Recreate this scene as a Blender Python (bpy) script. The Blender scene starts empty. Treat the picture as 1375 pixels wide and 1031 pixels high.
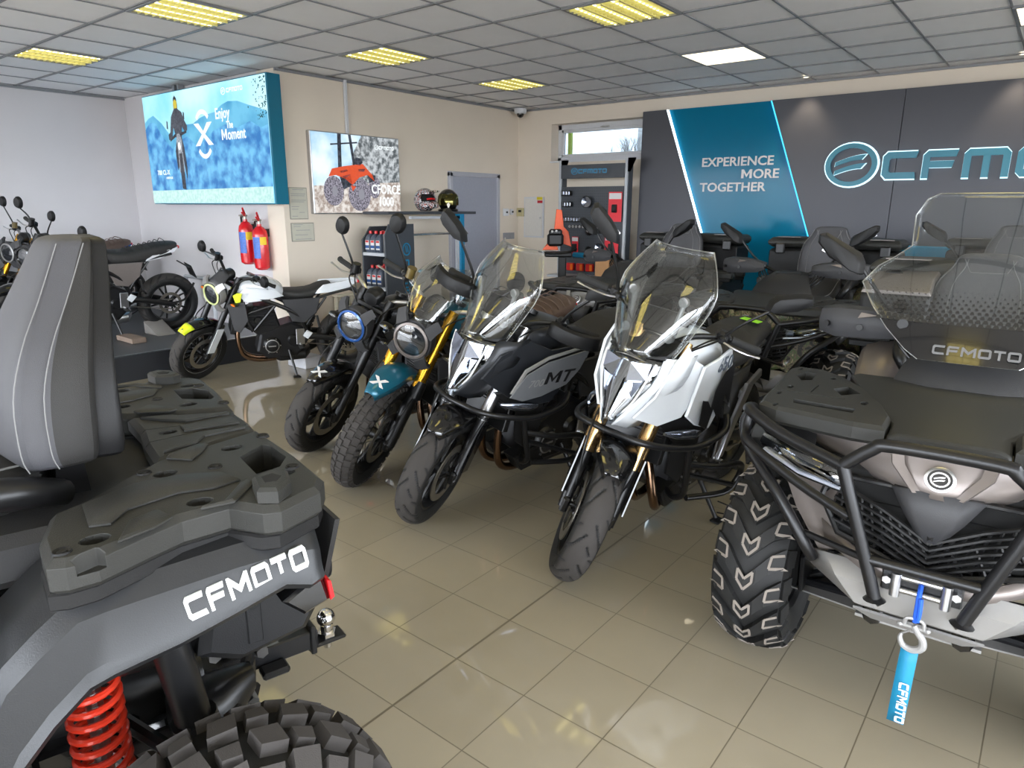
import bpy, math, random
from mathutils import Matrix, Vector
R=math.radians; PI=math.pi
sc=bpy.context.scene; col=sc.collection
random.seed(7)
# ---------------------------------------------------------------- helpers
def lin(c):
    return tuple(((v/255)/12.92 if v/255<=.04045 else (((v/255)+.055)/1.055)**2.4) for v in c)+(1,)
def mat(name,rgb,rough=.5,metal=0,var=.06,scale=30,bump=0,coat=0,spec=.5,bscale=None):
    m=bpy.data.materials.new(name); m.use_nodes=True; nt=m.node_tree; b=nt.nodes['Principled BSDF']
    b.inputs['Roughness'].default_value=rough; b.inputs['Metallic'].default_value=metal
    b.inputs['Coat Weight'].default_value=coat; b.inputs['Specular IOR Level'].default_value=spec
    tc=nt.nodes.new('ShaderNodeTexCoord'); n=nt.nodes.new('ShaderNodeTexNoise'); n.inputs['Scale'].default_value=scale
    n.inputs['Detail'].default_value=3
    nt.links.new(tc.outputs['Object'],n.inputs['Vector'])
    mx=nt.nodes.new('ShaderNodeMix'); mx.data_type='RGBA'; c=lin(rgb)
    mx.inputs[6].default_value=tuple(v*(1-var) for v in c[:3])+(1,); mx.inputs[7].default_value=tuple(min(1,v*(1+var)) for v in c[:3])+(1,)
    nt.links.new(n.outputs['Fac'],mx.inputs[0]); nt.links.new(mx.outputs[2],b.inputs['Base Color'])
    if bump:
        n2=nt.nodes.new('ShaderNodeTexNoise'); n2.inputs['Scale'].default_value=bscale or 400; n2.inputs['Detail'].default_value=2
        nt.links.new(tc.outputs['Object'],n2.inputs['Vector'])
        bp=nt.nodes.new('ShaderNodeBump'); bp.inputs['Strength'].default_value=bump; bp.inputs['Distance'].default_value=.002
        nt.links.new(n2.outputs['Fac'],bp.inputs['Height']); nt.links.new(bp.outputs['Normal'],b.inputs['Normal'])
    return m
EK=.5
def emis(name,rgb,st=1,var=0,scale=20,rgb2=None):
    m=bpy.data.materials.new(name); m.use_nodes=True; nt=m.node_tree; b=nt.nodes['Principled BSDF']
    b.inputs['Base Color'].default_value=(.02,.02,.02,1); b.inputs['Roughness'].default_value=.4
    b.inputs['Emission Strength'].default_value=st*EK
    tc=nt.nodes.new('ShaderNodeTexCoord'); n=nt.nodes.new('ShaderNodeTexNoise'); n.inputs['Scale'].default_value=scale; n.inputs['Detail'].default_value=6
    nt.links.new(tc.outputs['Object'],n.inputs['Vector'])
    mx=nt.nodes.new('ShaderNodeMix'); mx.data_type='RGBA'; c=lin(rgb); c2=lin(rgb2) if rgb2 else c
    mx.inputs[6].default_value=tuple(v*(1-var) for v in c[:3])+(1,); mx.inputs[7].default_value=tuple(v*(1+var) for v in c2[:3])+(1,)
    if rgb2:
        rp=nt.nodes.new('ShaderNodeMapRange'); rp.inputs[1].default_value=.38; rp.inputs[2].default_value=.62
        nt.links.new(n.outputs['Fac'],rp.inputs[0]); nt.links.new(rp.outputs[0],mx.inputs[0])
    else: nt.links.new(n.outputs['Fac'],mx.inputs[0])
    nt.links.new(mx.outputs[2],b.inputs['Emission Color'])
    return m
def glass(name,rgb,alpha,rough=.02,gl=1.0):
    m=bpy.data.materials.new(name); m.use_nodes=True; nt=m.node_tree; nt.nodes.clear()
    o=nt.nodes.new('ShaderNodeOutputMaterial'); mx=nt.nodes.new('ShaderNodeMixShader'); t=nt.nodes.new('ShaderNodeBsdfTransparent')
    g=nt.nodes.new('ShaderNodeBsdfGlossy'); f=nt.nodes.new('ShaderNodeFresnel'); ml=nt.nodes.new('ShaderNodeMath'); ml.operation='MULTIPLY_ADD'
    ml.inputs[1].default_value=gl; ml.inputs[2].default_value=alpha; ml.use_clamp=True
    f.inputs[0].default_value=1.5; t.inputs[0].default_value=lin(rgb); g.inputs['Roughness'].default_value=rough; g.inputs[0].default_value=(.95,.95,.95,1)
    nt.links.new(f.outputs[0],ml.inputs[0]); nt.links.new(ml.outputs[0],mx.inputs[0]); nt.links.new(t.outputs[0],mx.inputs[1])
    nt.links.new(g.outputs[0],mx.inputs[2]); nt.links.new(mx.outputs[0],o.inputs[0])
    return m

def sub(a,b): return (a[0]-b[0],a[1]-b[1],a[2]-b[2])
class MB:
    def __init__(s,M=None): s.v=[];s.f=[];s.m=[];s.s=[];s.M=M or Matrix.Identity(4)
    def add(s,vs,fs,m=0,sm=True):
        o=len(s.v)
        s.v+=[tuple(s.M@Vector(v)) for v in vs]
        for f in fs: s.f.append([i+o for i in f]); s.m.append(m); s.s.append(sm)
        return s
    def box(s,c,d,m=0,rot=None,ch=0):
        hx,hy,hz=d[0]/2,d[1]/2,d[2]/2
        if ch:
            ch=min(ch,hx*.9,hy*.9,hz*.9)
            vs=[]
            for (a,b,e) in ((hx,hy,hz-0),):pass
            vs=[];idx={}
            for sx in (-1,1):
                for sy in (-1,1):
                    for sz in (-1,1):
                        for k in range(3):
                            p=[sx*(hx-ch),sy*(hy-ch),sz*(hz-ch)]; p[k]=(sx*hx,sy*hy,sz*hz)[k]
                            idx[(sx,sy,sz,k)]=len(vs); vs.append(p)
            fs=[]
            for k in range(3):
                a,b=[(1,2),(2,0),(0,1)][k]
                for sg in (-1,1):
                    q=[]
                    for (u,w) in ((-1,-1),(1,-1),(1,1),(-1,1)):
                        t=[0,0,0];t[k]=sg;t[a]=u;t[b]=w;q.append(idx[(t[0],t[1],t[2],k)])
                    fs.append(q if sg>0 else q[::-1])
            for k in range(3):   # edges along k
                a,b=[(1,2),(2,0),(0,1)][k]
                for u in (-1,1):
                    for w in (-1,1):
                        q=[]
                        for (kk,e) in ((a,-1),(a,1),(b,1),(b,-1)):
                            t=[0,0,0];t[k]=e;t[a]=u;t[b]=w;q.append(idx[(t[0],t[1],t[2],kk)])
                        fs.append(q if u*w>0 else q[::-1])
            for sx in (-1,1):
                for sy in (-1,1):
                    for sz in (-1,1):
                        q=[idx[(sx,sy,sz,k)] for k in range(3)]
                        fs.append(q if sx*sy*sz>0 else q[::-1])
        else:
            vs=[(x*hx,y*hy,z*hz) for x in (-1,1) for y in (-1,1) for z in (-1,1)]
            fs=[(0,1,3,2),(4,6,7,5),(0,4,5,1),(2,3,7,6),(0,2,6,4),(1,5,7,3)]
        if rot is not None: vs=[tuple(rot@Vector(v)) for v in vs]
        return s.add([(v[0]+c[0],v[1]+c[1],v[2]+c[2]) for v in vs],fs,m,False)
    def loft(s,rings,m=0,caps=True,closed=True,loop=False,sm=True):
        n=len(rings[0]);vs=[p for r in rings for p in r];fs=[]
        L=len(rings); e=n if closed else n-1
        for i in range(L if loop else L-1):
            for j in range(e):
                a=i*n+j;b=i*n+(j+1)%n;c=((i+1)%L)*n+(j+1)%n;d=((i+1)%L)*n+j
                fs.append((a,b,c,d))
        if caps and not loop and closed: fs.append(tuple(range(n))[::-1]); fs.append(tuple(range((L-1)*n,L*n)))
        return s.add(vs,fs,m,sm)
    def tube(s,pts,r,n=10,m=0,smooth=0,loop=False,caps=True,flat=1):
        P=[Vector(p) for p in pts]
        rr=list(r) if isinstance(r,(list,tuple)) else [r]*len(P)
        if smooth:
            Q=[];q=[]
            L=len(P)
            for i in range(L if loop else L-1):
                p0=P[(i-1)%L] if (loop or i>0) else P[0]; p1=P[i];p2=P[(i+1)%L];p3=P[(i+2)%L] if (loop or i+2<L) else p2
                for k in range(smooth):
                    t=k/smooth
                    Q.append(.5*((2*p1)+(p2-p0)*t+(2*p0-5*p1+4*p2-p3)*t*t+(3*p1-p0-3*p2+p3)*t**3)); q.append(rr[i]*(1-t)+rr[(i+1)%L]*t)
            if not loop: Q.append(P[-1]);q.append(rr[-1])
            P,rr=Q,q
        rings=[];L=len(P);up=None
        for i in range(L):
            if loop: t=(P[(i+1)%L]-P[i-1])
            else: t=P[min(i+1,L-1)]-P[max(i-1,0)]
            t=t.normalized() if t.length>1e-9 else Vector((0,0,1))
            if up is None: up=Vector((0,0,1)) if abs(t.z)<.9 else Vector((1,0,0))
            a=(up-t*up.dot(t)).normalized(); up=a; b=t.cross(a)
            # miter
            k=1
            if 0<i<L-1 or loop:
                d=(P[(i+1)%L]-P[i]).normalized().dot(t); k=1/max(d,.6)
            rings.append([tuple(P[i]+(a*math.cos(2*PI*j/n)*flat+b*math.sin(2*PI*j/n))*rr[i]*k) for j in range(n)])
        return s.loft(rings,m,caps,True,loop)
    def cyl(s,p0,p1,r0,r1=None,n=16,m=0,caps=True): return s.tube([p0,p1],[r0,r0 if r1 is None else r1],n,m,caps=caps)
    def lathe(s,prof,c=(0,0,0),ax='y',n=32,m=0,closed=False,a0=0,a1=2*PI,sm=True):
        full=abs(a1-a0-2*PI)<1e-6; k=n if full else n+1; rings=[]
        for i in range(k):
            t=a0+(a1-a0)*i/n; cs,si=math.cos(t),math.sin(t)
            if ax=='y': rings.append([(c[0]+r*cs,c[1]+h,c[2]+r*si) for r,h in prof])
            elif ax=='x': rings.append([(c[0]+h,c[1]+r*cs,c[2]+r*si) for r,h in prof])
            else: rings.append([(c[0]+r*cs,c[1]+r*si,c[2]+h) for r,h in prof])
        return s.loft(rings,m,False,closed,full,sm)
    def sph(s,c,r,n=16,m=0):
        r=(r,r,r) if not isinstance(r,(tuple,list)) else r
        rings=[[(c[0]+r[0]*math.sin(PI*i/(n//2))*math.cos(2*PI*j/n),c[1]+r[1]*math.sin(PI*i/(n//2))*math.sin(2*PI*j/n),c[2]+r[2]*math.cos(PI*i/(n//2))) for j in range(n)] for i in range(n//2+1)]
        return s.loft(rings,m,False)
    def prism(s,poly,y0,y1,ch=0,m=0,sm=False,f=None,ins=None):
        f=f or (lambda a,b,c:(a,c,b)); n=len(poly)
        def inset(d):
            A=sum(poly[i][0]*poly[(i+1)%n][1]-poly[(i+1)%n][0]*poly[i][1] for i in range(n)); sg=1 if A>0 else -1; o=[]
            for i in range(n):
                p,q,r=poly[i-1],poly[i],poly[(i+1)%n]
                e1=(q[0]-p[0],q[1]-p[1]);e2=(r[0]-q[0],r[1]-q[1]);l1=math.hypot(*e1) or 1;l2=math.hypot(*e2) or 1
                n1=(-e1[1]/l1*sg,e1[0]/l1*sg);n2=(-e2[1]/l2*sg,e2[0]/l2*sg);nx,ny=n1[0]+n2[0],n1[1]+n2[1]
                k=1+n1[0]*n2[0]+n1[1]*n2[1]; k=max(k,.5)
                o.append((q[0]+nx/k*d,q[1]+ny/k*d))
            return o
        if ch:
            pi=inset(ins if ins is not None else abs(ch)); sg=1 if y1>y0 else -1
            seq=[(pi,y0),(poly,y0+sg*ch),(poly,y1-sg*ch),(pi,y1)]
        else: seq=[(poly,y0),(poly,y1)]
        return s.loft([[f(p[0],p[1],y) for p in q] for q,y in seq],m,True,True,False,sm)
    def plate(s,pts,th,m=0,ch=0):
        P=[Vector(p) for p in pts]; nn=Vector((0,0,0))
        for i in range(len(P)): nn+=P[i].cross(P[(i+1)%len(P)])
        nn.normalize(); c=sum(P,Vector((0,0,0)))/len(P)
        if ch: rings=[[tuple(c+(p-c)*(1-ch)) for p in P],[tuple(p+nn*th*.35) for p in P],[tuple(p+nn*th*.7) for p in P],[tuple(c+(p-c)*(1-ch)+nn*th) for p in P]]
        else: rings=[[tuple(p) for p in P],[tuple(p+nn*th) for p in P]]
        return s.loft(rings,m,True,True,False,False)
    def body(s,secs,n=24,e=2.6,m=0,caps=True,ax='x'):
        # secs: (x, yc, zc, half width, half height[, exponent])
        rings=[]
        for q in secs:
            x,y,z,w,h=q[:5]; ee=q[5] if len(q)>5 else e; ring=[]
            for j in range(n):
                t=2*PI*j/n; c_,s_=math.cos(t),math.sin(t)
                a=math.copysign(abs(c_)**(2/ee),c_)*w; b=math.copysign(abs(s_)**(2/ee),s_)*h
                ring.append((x,y+a,z+b) if ax=='x' else ((x+a,y,z+b) if ax=='y' else (x+a,y+b,z)))
            rings.append(ring)
        return s.loft(rings,m,caps)
    def mesh(s,name,mats,ang=35):
        me=bpy.data.meshes.new(name); me.from_pydata(s.v,[],s.f)
        for m in mats: me.materials.append(m)
        me.polygons.foreach_set('material_index',s.m); me.polygons.foreach_set('use_smooth',s.s)
        me.update(); 
        try: me.set_sharp_from_angle(angle=R(ang))
        except Exception: pass
        return me
def obj(name,mb,mats,parent=None,label=None,bevel=0,solid=0,ang=35,subd=0):
    if not isinstance(mats,(list,tuple)): mats=[mats]
    me=mb.mesh(name,mats,ang) if isinstance(mb,MB) else mb
    if isinstance(mb,MB):
        import bmesh
        bm=bmesh.new(); bm.from_mesh(me); bmesh.ops.recalc_face_normals(bm,faces=bm.faces); bm.to_mesh(me); bm.free()
    o=bpy.data.objects.new(name,me); col.objects.link(o)
    if parent: o.parent=parent
    if label: o['label']=label
    if subd: d=o.modifiers.new('s','SUBSURF'); d.levels=d.render_levels=subd
    if solid: d=o.modifiers.new('t','SOLIDIFY'); d.thickness=solid; d.offset=0
    if bevel: d=o.modifiers.new('b','BEVEL'); d.width=bevel; d.segments=2; d.limit_method='ANGLE'; d.angle_limit=R(40)
    return o
def thing(name,label,cat,loc=(0,0,0),rot=(0,0,0),group=None,scale=1):
    o=bpy.data.objects.new(name,None); col.objects.link(o); o.location=loc; o.rotation_euler=rot; o.scale=(scale,)*3
    o.empty_display_size=.1; o['label']=label; o['category']=cat
    if group: o['group']=group
    return o
def tag(o,label,cat,group=None):
    o['label']=label; o['category']=cat
    if group: o['group']=group
    return o
def struct(o): o['kind']='structure'; return o
def center(mb):   # move origin of a single mesh thing to its base centre
    xs=[v[0] for v in mb.v]; ys=[v[1] for v in mb.v]; zs=[v[2] for v in mb.v]
    c=((min(xs)+max(xs))/2,(min(ys)+max(ys))/2,min(zs)); mb.v=[sub(v,c) for v in mb.v]; return c
def single(name,mb,mats,label,cat,group=None,**k):
    c=center(mb); o=obj(name,mb,mats,**k); o.location=c; return tag(o,label,cat,group)
# bold block lettering in the wide logotype style; pieces in a unit box (w x 1)
def letter(ch):
    t=.24;w=1.25;c=.16
    if ch=='C': return w,[[(c,1),(w,1),(w-.06,1-t),(t+.06,1-t),(t,1-t-.06),(t,t+.06),(t+.06,t),(w-.06,t),(w,0),(c,0),(0,c),(0,1-c)]]
    if ch=='F': return w*.95,[[(0,0),(t,0),(t,.38),(w*.82,.38),(w*.86,.62),(t,.62),(t,1-t),(w*.9,1-t),(w*.95,1),(c,1),(0,1-c)]]
    if ch=='M': return 1.45,[[(0,0),(t,0),(t,.62),(.725,.22),(1.45-t,.62),(1.45-t,0),(1.45,0),(1.45,1),(1.25,1),(.725,.56),(.2,1),(0,1)]]
    if ch=='m': return 1.5,[[(0,0),(t,0),(t,1-t),(.63,1-t),(.63,0),(.87,0),(.87,1-t),(1.5-t,1-t),(1.5-t,0),(1.5,0),(1.5,1-c),(1.5-c,1),(c,1),(0,1-c)]]
    if ch=='T': return 1.1,[[(0,1),(0,1-t),(.55-t/2,1-t),(.55-t/2,0),(.55+t/2,0),(.55+t/2,1-t),(1.1,1-t),(1.1,1)]]
    if ch=='O': return w,[[(c,0),(w-c,0),(w-c-.02,t),(t+.02,t)],[(w-c,0),(w,c),(w-t,t+.02),(w-c-.02,t)],[(w,c),(w,1-c),(w-t,1-t-.02),(w-t,t+.02)],[(w,1-c),(w-c,1),(w-c-.02,1-t),(w-t,1-t-.02)],[(w-c,1),(c,1),(t+.02,1-t),(w-c-.02,1-t)],[(c,1),(0,1-c),(t,1-t-.02),(t+.02,1-t)],[(0,1-c),(0,c),(t,t+.02),(t,1-t-.02)],[(0,c),(c,0),(t+.02,t),(t,t+.02)]]
    return .5,[]
def logo(mb,txt,f,w,h,th=.002,m=0,grow=0):
    """f(u,v,d)->xyz ; fits txt in w x h"""
    tot=sum(letter(c)[0] for c in txt)+.2*(len(txt)-1); x=0
    for ch in txt:
        lw,ps=letter(ch)
        for p in ps:
            q=[((x+a)/tot*w,b*h) for a,b in p]
            mb.prism(q,0,th,0,m,f=f,ch_=0) if False else mb.prism(q,0,th,0,m,False,f)
        x+=lw+.2
def roundel(mb,f,r,th=.002,m=0):
    # ring with two curved bars
    for i in range(32):
        a,b=2*PI*i/32,2*PI*(i+1)/32
        q=[(r*math.cos(a),r*math.sin(a)*.86),(r*math.cos(b),r*math.sin(b)*.86),(r*.8*math.cos(b),r*.8*math.sin(b)*.84),(r*.8*math.cos(a),r*.8*math.sin(a)*.84)]
        mb.prism(q,0,th,0,m,False,f)
    for k in (0,-.34):
        up=[(-.6+1.15*t,k+.12+.28*math.sin(t*1.6)) for t in [i/8 for i in range(9)]]
        dn=[(-.62+1.0*t,k-.05+.24*math.sin(t*1.6)) for t in [i/8 for i in range(9)]]
        for i in range(8): mb.prism([(a*r,b*r) for a,b in (up[i],up[i+1],dn[i+1],dn[i])],0,th,0,m,False,f)
def text(mb,s,size,M,th=.001,m=0,off=0,shear=0,space=1,sx=1):
    if s[:1]=='M' and len(s)>1:
        h=.70*size; wd=.80*size*sx; st=.135*size*sx+off
        q=[(0,0),(st,0),(st,h*.66),(wd/2,h*.12),(wd-st,h*.66),(wd-st,0),(wd,0),(wd,h),(wd-st*.95,h),(wd/2,h*.42),(st*.95,h),(0,h)]
        mb.prism([(x+.05*size+shear*y*1.0,y) for x,y in q],-th/2,th/2,0,m,False,lambda a,b,d:tuple(M@Vector((a,b,d))))
        M=M@Matrix.Translation((wd+.13*size,0,0)); s=s[1:]
    cu=bpy.data.curves.new('t','FONT'); cu.body=s; cu.size=size; cu.extrude=th/2; cu.offset=min(off,size*.018); cu.shear=shear; cu.space_character=space
    cu.resolution_u=3
    o=bpy.data.objects.new('t',cu); col.objects.link(o); dg=bpy.context.evaluated_depsgraph_get(); dg.update()
    me=bpy.data.meshes.new_from_object(o.evaluated_get(dg)); 
    vs=[(v.co.x*sx,v.co.y,v.co.z) for v in me.vertices]; fs=[tuple(p.vertices) for p in me.polygons]
    bpy.data.objects.remove(o); bpy.data.curves.remove(cu); bpy.data.meshes.remove(me)
    mb.add([tuple(M@Vector(v)) for v in vs],fs,m,False)
def frame_mat(o,u,v):   # matrix with local x->u, y->v, origin o
    u=Vector(u).normalized(); v=Vector(v); v=(v-u*v.dot(u)).normalized(); w=u.cross(v)
    M=Matrix((u,v,w)).transposed().to_4x4(); M.translation=Vector(o); return M
def fplane(o,u,v):
    M=frame_mat(o,u,v); return lambda a,b,d:tuple(M@Vector((a,b,d)))
def boolcut(mb,cuts,mats,name):
    a=obj('tmpa',mb,mats); b=obj('tmpb',cuts,mats); md=a.modifiers.new('x','BOOLEAN'); md.object=b; md.solver='EXACT'
    dg=bpy.context.evaluated_depsgraph_get(); dg.update(); me=bpy.data.meshes.new_from_object(a.evaluated_get(dg))
    bpy.data.objects.remove(a); bpy.data.objects.remove(b); me.name=name; return me

# ---------------------------------------------------------------- materials
K=lambda *a,**k: mat(*a,**k)
blk=K('black_plastic',(21,21,22),.5,bump=.25,spec=.3); gry=K('grey_plastic',(58,58,60),.5,bump=.3,spec=.3); dgry=K('charcoal_plastic',(42,42,43),.5,bump=.3,spec=.3)
rackm=K('rack_plastic',(46,46,44),.46,bump=.35,spec=.3); gloss=K('gloss_black',(14,14,15),.12,coat=.5,var=0); sat=K('satin_black',(22,22,23),.35,.2)
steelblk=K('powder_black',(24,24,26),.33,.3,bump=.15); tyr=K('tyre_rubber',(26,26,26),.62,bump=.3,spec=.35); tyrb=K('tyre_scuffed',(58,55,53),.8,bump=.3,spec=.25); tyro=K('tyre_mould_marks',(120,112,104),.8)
alu=K('aluminium',(190,190,192),.3,1); chrome=K('chrome',(225,225,228),.12,1,var=0); copper=K('header_copper',(128,102,82),.25,1,var=.2,scale=12); gold=K('gold_anodised',(214,158,46),.25,.9); champ=K('champagne_gold',(186,152,104),.25,.95)
silv=K('silver_paint',(146,145,144),.4,.4); titan=K('titanium_paint',(128,120,116),.4,.6); skidm=K('skid_plate_grey',(140,138,136),.4,.3)
white=K('white_paint',(212,216,220),.18,coat=.6,var=.02); mtgrey=K('mat_silver_paint',(120,122,126),.4,.5); anth=K('anthracite_paint',(40,42,46),.35,.3)
yel=K('acid_yellow',(212,228,40),.4); teal=K('teal_paint',(16,92,116),.3,.3,coat=.3); bluep=K('blue_paint',(40,84,150),.25,.3,coat=.5); redm=K('red_plastic',(190,22,28),.35)
leath=K('seat_vinyl',(32,31,30),.6,bump=.5,bscale=900); brleath=K('brown_vinyl',(88,70,60),.6,bump=.5,bscale=900); leath2=K('grey_vinyl',(66,66,70),.55,bump=.5,bscale=900); stitch=K('grey_thread',(120,120,120),.8)
org=K('amber_lens',(220,110,20),.3); rubber=K('grip_rubber',(26,26,26),.8,bump=.3); brz=K('disc_steel',(150,145,136),.35,.9); clearlens=glass('clear_lens',(235,240,245),.08); scr=glass('clear_screen',(236,238,238),.03,gl=.6); smoke=glass('smoke_screen',(90,90,92),.1)
refl=K('reflector_silver',(150,156,170),.16,.95,var=.15,scale=60); dark=K('recess_black',(8,8,8),.9); spring=K('spring_red',(206,52,30),.3,coat=.4); lampw=K('lamp_crystal',(206,212,226),.25,.5,var=.2,scale=80); tealp=K('strap_teal',(8,116,152),.6,bump=.2); ropeb=K('rope_blue',(20,80,190),.7)
whiteprint=K('white_print',(205,205,205),.5,var=0); greyprint=K('grey_print',(150,150,150),.5,var=0); blackprint=K('black_print',(20,20,22),.4,var=0)
def camo():
    m=mat('camouflage_print',(92,82,66),.45); nt=m.node_tree; b=nt.nodes['Principled BSDF']; tc=nt.nodes['Texture Coordinate']
    v=nt.nodes.new('ShaderNodeTexNoise'); v.inputs['Scale'].default_value=14; v.inputs['Detail'].default_value=5; v.inputs['Distortion'].default_value=1.5
    r=nt.nodes.new('ShaderNodeValToRGB'); r.color_ramp.interpolation='CONSTANT'; e=r.color_ramp.elements; e[0].color=lin((40,38,32)); e[1].position=.44; e[1].color=lin((96,84,66))
    for p,c in ((.5,(70,84,48)),(.56,(140,126,100)),(.62,(60,46,36))): x=e.new(p); x.color=lin(c)
    nt.links.new(tc.outputs['Object'],v.inputs['Vector']); nt.links.new(v.outputs['Fac'],r.inputs[0]); nt.links.new(r.outputs[0],b.inputs['Base Color']); return m
camom=camo()
# ================================================================ camera
CY,CP,CR,FPX=-0.6714,0.2542,-0.0045,917.53
cam=bpy.data.cameras.new('camera'); co=bpy.data.objects.new('camera',cam); col.objects.link(co); sc.camera=co
f=Vector((math.cos(CP)*math.sin(CY),math.cos(CP)*math.cos(CY),-math.sin(CP))); r0=Vector((math.cos(CY),-math.sin(CY),0)); d0=f.cross(r0)
rt=math.cos(CR)*r0+math.sin(CR)*d0; dn=-math.sin(CR)*r0+math.cos(CR)*d0
M=Matrix((rt,-dn,-f)).transposed().to_4x4(); M.translation=(0,0,1.6); co.matrix_world=M
cam.sensor_width=36; cam.lens=36*FPX/1375; cam.clip_start=.02
# ================================================================ room
H=2.895; XW=-6.3; XF=-9.6; YP=4.18; YB=8.05; YS=-4.2; XR=4.6
def wallmat(n,c):
    return mat(n,c,.85,0,.03,3,bump=.25,bscale=120)
wm=wallmat('wall_paint_warm',(220,209,194)); wc=wallmat('wall_paint_cool',(204,201,203)); 
def floor_mat():
    m=bpy.data.materials.new('floor_tiles'); m.use_nodes=True; nt=m.node_tree; b=nt.nodes['Principled BSDF']; N=nt.nodes.new; L=nt.links.new
    tc=N('ShaderNodeTexCoord'); sp=N('ShaderNodeSeparateXYZ'); L(tc.outputs['Object'],sp.inputs[0])
    T=.3088
    def mth(op,a,bb=None,c=None):
        n=N('ShaderNodeMath'); n.operation=op
        for i,x in enumerate((a,bb,c)):
            if x is None: continue
            if isinstance(x,(int,float)): n.inputs[i].default_value=x
            else: L(x,n.inputs[i])
        return n.outputs[0]
    def cell(o,off):
        u=mth('DIVIDE',mth('SUBTRACT',o,off),T); fl=mth('FLOOR',u); fr=mth('SUBTRACT',u,fl)
        e=mth('MINIMUM',fr,mth('SUBTRACT',1,fr)); return fl,e
    fx,ex=cell(sp.outputs[0],-2.118); fy,ey=cell(sp.outputs[1],1.262)
    gx=mth('LESS_THAN',ex,.0065); gy=mth('LESS_THAN',ey,.0065)
    wide=mth('LESS_THAN',mth('ABSOLUTE',mth('SUBTRACT',sp.outputs[0],-1.5004)),.0045)
    g=mth('MAXIMUM',mth('MAXIMUM',gx,gy),wide)
    cv=N('ShaderNodeCombineXYZ'); L(fx,cv.inputs[0]); L(fy,cv.inputs[1])
    wn=N('ShaderNodeTexWhiteNoise'); wn.noise_dimensions='2D'; L(cv.outputs[0],wn.inputs['Vector'])
    n=N('ShaderNodeTexNoise'); n.inputs['Scale'].default_value=4; n.inputs['Detail'].default_value=6; L(tc.outputs['Object'],n.inputs['Vector'])
    n3=N('ShaderNodeTexNoise'); n3.inputs['Scale'].default_value=900; L(tc.outputs['Object'],n3.inputs['Vector'])
    v=mth('ADD',mth('ADD',mth('MULTIPLY',wn.outputs[0],.07),mth('MULTIPLY',n.outputs['Fac'],.12)),mth('MULTIPLY',n3.outputs['Fac'],.12))
    v=mth('ADD',v,.8)
    c=N('ShaderNodeMix'); c.data_type='RGBA'; c.blend_type='MULTIPLY'; c.inputs[0].default_value=1; c.inputs[6].default_value=lin((152,143,124))
    cc=N('ShaderNodeCombineColor'); [L(v,cc.inputs[i]) for i in range(3)]; L(cc.outputs[0],c.inputs[7])
    c2=N('ShaderNodeMix'); c2.data_type='RGBA'; L(g,c2.inputs[0]); L(c.outputs[2],c2.inputs[6]); c2.inputs[7].default_value=lin((92,82,62))
    L(c2.outputs[2],b.inputs['Base Color'])
    n2=N('ShaderNodeTexNoise'); n2.inputs['Scale'].default_value=2.2; n2.inputs['Detail'].default_value=8; L(tc.outputs['Object'],n2.inputs['Vector'])
    ro=N('ShaderNodeMapRange'); ro.inputs[1].default_value=.35; ro.inputs[2].default_value=.75; ro.inputs[3].default_value=.02; ro.inputs[4].default_value=.09; L(n2.outputs['Fac'],ro.inputs[0])
    r2=mth('MAXIMUM',ro.outputs[0],mth('MULTIPLY',g,.7)); L(r2,b.inputs['Roughness']); b.inputs['IOR'].default_value=1.75
    bp=N('ShaderNodeBump'); bp.inputs['Strength'].default_value=.5; bp.inputs['Distance'].default_value=.001; L(mth('SUBTRACT',1,g),bp.inputs['Height']); L(bp.outputs[0],b.inputs['Normal'])
    return m
fm=floor_mat()
mb=MB(); mb.box(((XF+XR)/2,(YS+YB)/2,-.05),(XR-XF+.4,YB-YS+.4,.1)); struct(obj('floor',mb,fm))
mb=MB(); mb.box(((XF+XR)/2,YB+.1,H/2),(.01,.01,.01)); 
# back wall with the high window
wx0,wx1,wz0,wz1=-5.73,-3.9,2.2,2.68
mb=MB()
mb.box(((XW-.2+wx0)/2,YB+.15,H/2),(wx0-XW+.2,.3,H)); mb.box(((wx1+XR)/2,YB+.15,H/2),(XR-wx1,.3,H))
mb.box(((wx0+wx1)/2,YB+.15,wz0/2),(wx1-wx0,.3,wz0)); mb.box(((wx0+wx1)/2,YB+.15,(wz1+H)/2),(wx1-wx0,.3,H-wz1)); struct(obj('wall_back',mb,wm))
mb=MB(); mb.box((XW-.15,(YP+YB)/2,H/2),(.3,YB-YP,H)); struct(obj('wall_left',mb,wm))
mb=MB(); mb.box(((XF+XW-.3)/2,YP+.15,H/2),(XW-.3-XF,.3,H)); struct(obj('wall_pillar',mb,wc))
mb=MB(); mb.box((XF-.1,(YS+YP)/2,H/2),(.2,YP+.3-YS,H)); struct(obj('wall_far',mb,wc))
# street side: glazed front and added side glazing behind the camera (posts, sills and head only)
frm=K('window_frame_grey',(150,152,158),.4)
mb=MB()
mb.box(((XF+XR)/2,YS,.12),(XR-XF,.2,.24)); mb.box(((XF+XR)/2,YS,2.78),(XR-XF,.2,.23))
struct(obj('wall_front',mb,wm))
mb=MB()
for i in range(8): mb.box((XF+.15+i*2.0,YS,1.45),(.1,.12,2.44))
mb.box(((XF+XR)/2,YS,1.0),(XR-XF,.08,.06)); struct(obj('window_1',mb,frm))
mb=MB(); mb.box((XR+.05,(YS+YB)/2,.15),(.1,YB-YS,.3)); mb.box((XR+.05,(YS+YB)/2,2.78),(.1,YB-YS,.23)); mb.box((XR+.05,7.2,H/2),(.1,1.7,H)); struct(obj('wall_right',mb,wm))  # unseen side wall opened as glazing, added for more daylight
mb=MB()
for i in range(6): mb.box((XR+.05,YS+.1+i*2.0,1.45),(.1,.1,2.44))
struct(obj('added_window',mb,frm))
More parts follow.
